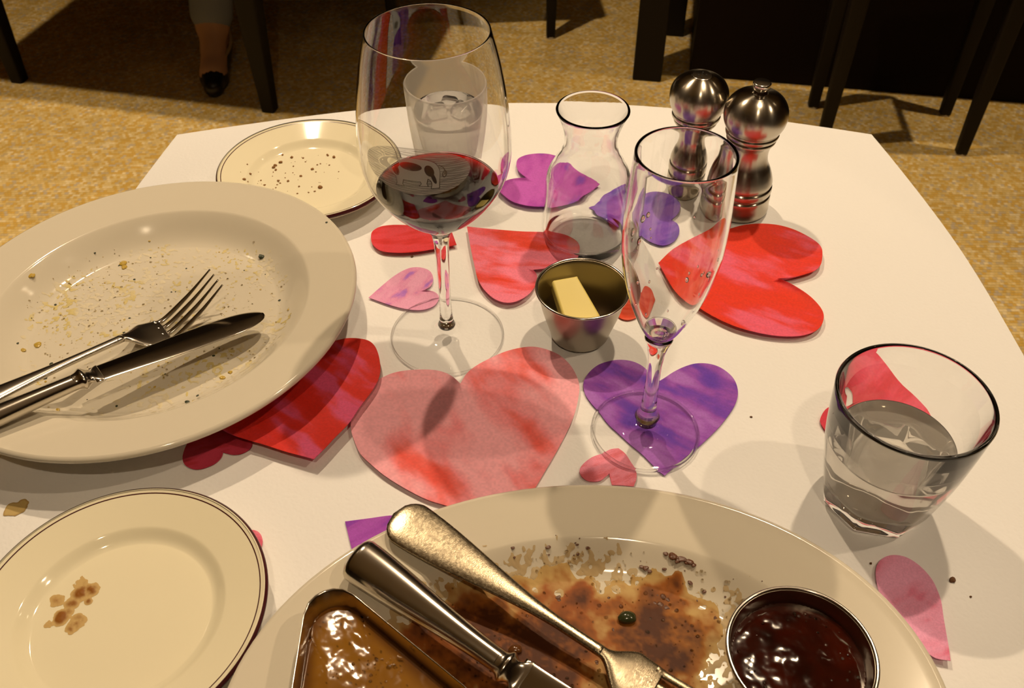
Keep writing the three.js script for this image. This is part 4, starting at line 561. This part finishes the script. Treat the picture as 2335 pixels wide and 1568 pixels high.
{
  const skin = std({ color: rgb(0.62, 0.36, 0.22), roughness: 0.5 }), jean = std({ color: rgb(0.055, 0.075, 0.125), roughness: 0.9 }), cuffMat = std({ color: rgb(0.24, 0.27, 0.36), roughness: 0.9 }), shoeMat = std({ color: rgb(0.010, 0.007, 0.006), roughness: 0.35 }), top = std({ color: rgb(0.02, 0.016, 0.016), roughness: 0.9 });
  const t = thing('person', 'seated diner in blue jeans and dark flat shoes, only cuff, ankle and foot in view', 'person', [0, 0, 0]);
  const hip = [-0.80, 0.56, -3.06], jeans = [], cuffs = [], bodies = [], shoes = [], trims = [];
  for (const [s, ax, az] of [[1, -0.795, -2.365], [-1, -0.93, -2.80]]) {
    const hx = hip[0] + s * 0.09, knee = [ax + s * 0.02, 0.53, az - 0.22], an = [ax, 0.10, az], heel = [ax - 0.003, 0.045, az - 0.035], ball = [ax + 0.022, 0.030, az + 0.145], toe = [ax + 0.032, 0.022, az + 0.195];
    const at = (q) => [lerp(an[0], knee[0], q), lerp(an[1], knee[1], q), lerp(an[2], knee[2], q)];
    bodies.push([at(0.5), at(0), 0.046, 0.034], [at(0.0), heel, 0.034, 0.028], [at(0.0), ball, 0.036, 0.026], [heel, ball, 0.027, 0.027], [ball, toe, 0.027, 0.018], [[hx, 0.56, -3.04], knee, 0.072, 0.055], [knee, at(0.4), 0.053, 0.052]);
    jeans.push([[hx, 0.56, -3.05], knee, 0.088, 0.068], [knee, at(0.13), 0.066, 0.054]); cuffs.push([at(0.15), at(0.06), 0.056, 0.055]);
    shoes.push([heel, ball, 0.036, 0.036], [ball, toe, 0.036, 0.026], [[heel[0], 0.020, heel[2]], [ball[0], 0.014, ball[2]], 0.03, 0.034]);
    trims.push([[ax - 0.032, 0.060, az + 0.01], [ax - 0.02, 0.052, az + 0.07], [ax + 0.018, 0.056, az + 0.135], [ax + 0.045, 0.054, az + 0.07], [ax + 0.038, 0.062, az - 0.01], [ax, 0.070, az - 0.066]]);
  }
  const chest = [-0.80, 1.0, -3.06];
  bodies.push([hip, [-0.80, 0.85, -3.07], 0.13, 0.12], [[-0.80, 0.85, -3.07], chest, 0.12, 0.13], [chest, [-0.80, 1.14, -3.04], 0.10, 0.055], [[-0.80, 1.14, -3.04], [-0.80, 1.22, -3.01], 0.052, 0.052], [[-0.80, 1.25, -3.00], [-0.80, 1.33, -3.00], 0.078, 0.088]);
  const arm = (s, g) => [[[-0.80 + s * 0.16, 1.06, -3.06], [-0.80 + s * 0.22, 0.82, -3.02], 0.05 + g, 0.042 + g], [[-0.80 + s * 0.22, 0.82, -3.02], [-0.80 + s * 0.13, 0.70, -2.83], 0.040 + g, 0.028 + g]];
  for (const s of [-1, 1]) bodies.push(...arm(s, 0), [[-0.80 + s * 0.13, 0.70, -2.83], [-0.80 + s * 0.10, 0.645, -2.75], 0.030, 0.022], [[-0.80, 1.05, -3.06], [-0.80 + s * 0.16, 1.06, -3.06], 0.075, 0.052]);
  field(bodies, 0.013, skin, 'body', t, 0.025);
  field(jeans.concat([[hip, [-0.80, 0.66, -3.06], 0.145, 0.135]]), 0.014, jean, 'jeans', t, 0.03);
  cuffs.forEach((c) => field([c], 0.007, cuffMat, 'cuff', t, 0.01));
  field([[[-0.80, 0.66, -3.06], [-0.80, 0.86, -3.07], 0.15, 0.135], [[-0.80, 0.86, -3.07], chest, 0.135, 0.145], [chest, [-0.80, 1.10, -3.05], 0.12, 0.075], ...[-1, 1].flatMap((s) => [[[-0.80 + s * 0.03, 1.05, -3.06], [-0.80 + s * 0.16, 1.06, -3.06], 0.085, 0.066], ...arm(s, 0.011)])], 0.014, top, 'sweater', t, 0.03);
  field([[[-0.80, 1.30, -3.03], [-0.80, 1.36, -3.02], 0.095, 0.088], [[-0.80, 1.28, -3.07], [-0.80, 1.10, -3.14], 0.08, 0.07]], 0.012, std({ color: rgb(0.03, 0.015, 0.008), roughness: 0.6 }), 'hair', t, 0.03);
  for (let k = 0; k < 2; k++) field(shoes.slice(k * 3, k * 3 + 3).map(([a, b, ra, rb]) => [[a[0], Math.min(a[1], 0.032), a[2]], [b[0], Math.min(b[1], 0.026), b[2]], ra * 0.92, rb * 0.92]), 0.006, shoeMat, 'shoe', t, 0.012);
  trims.forEach((p) => obj('shoe_trim', tube(p, 0.005, 48, 8, true), std({ color: rgb(0.42, 0.30, 0.14), roughness: 0.6 }), t));
}

renderer.render(scene, camera);
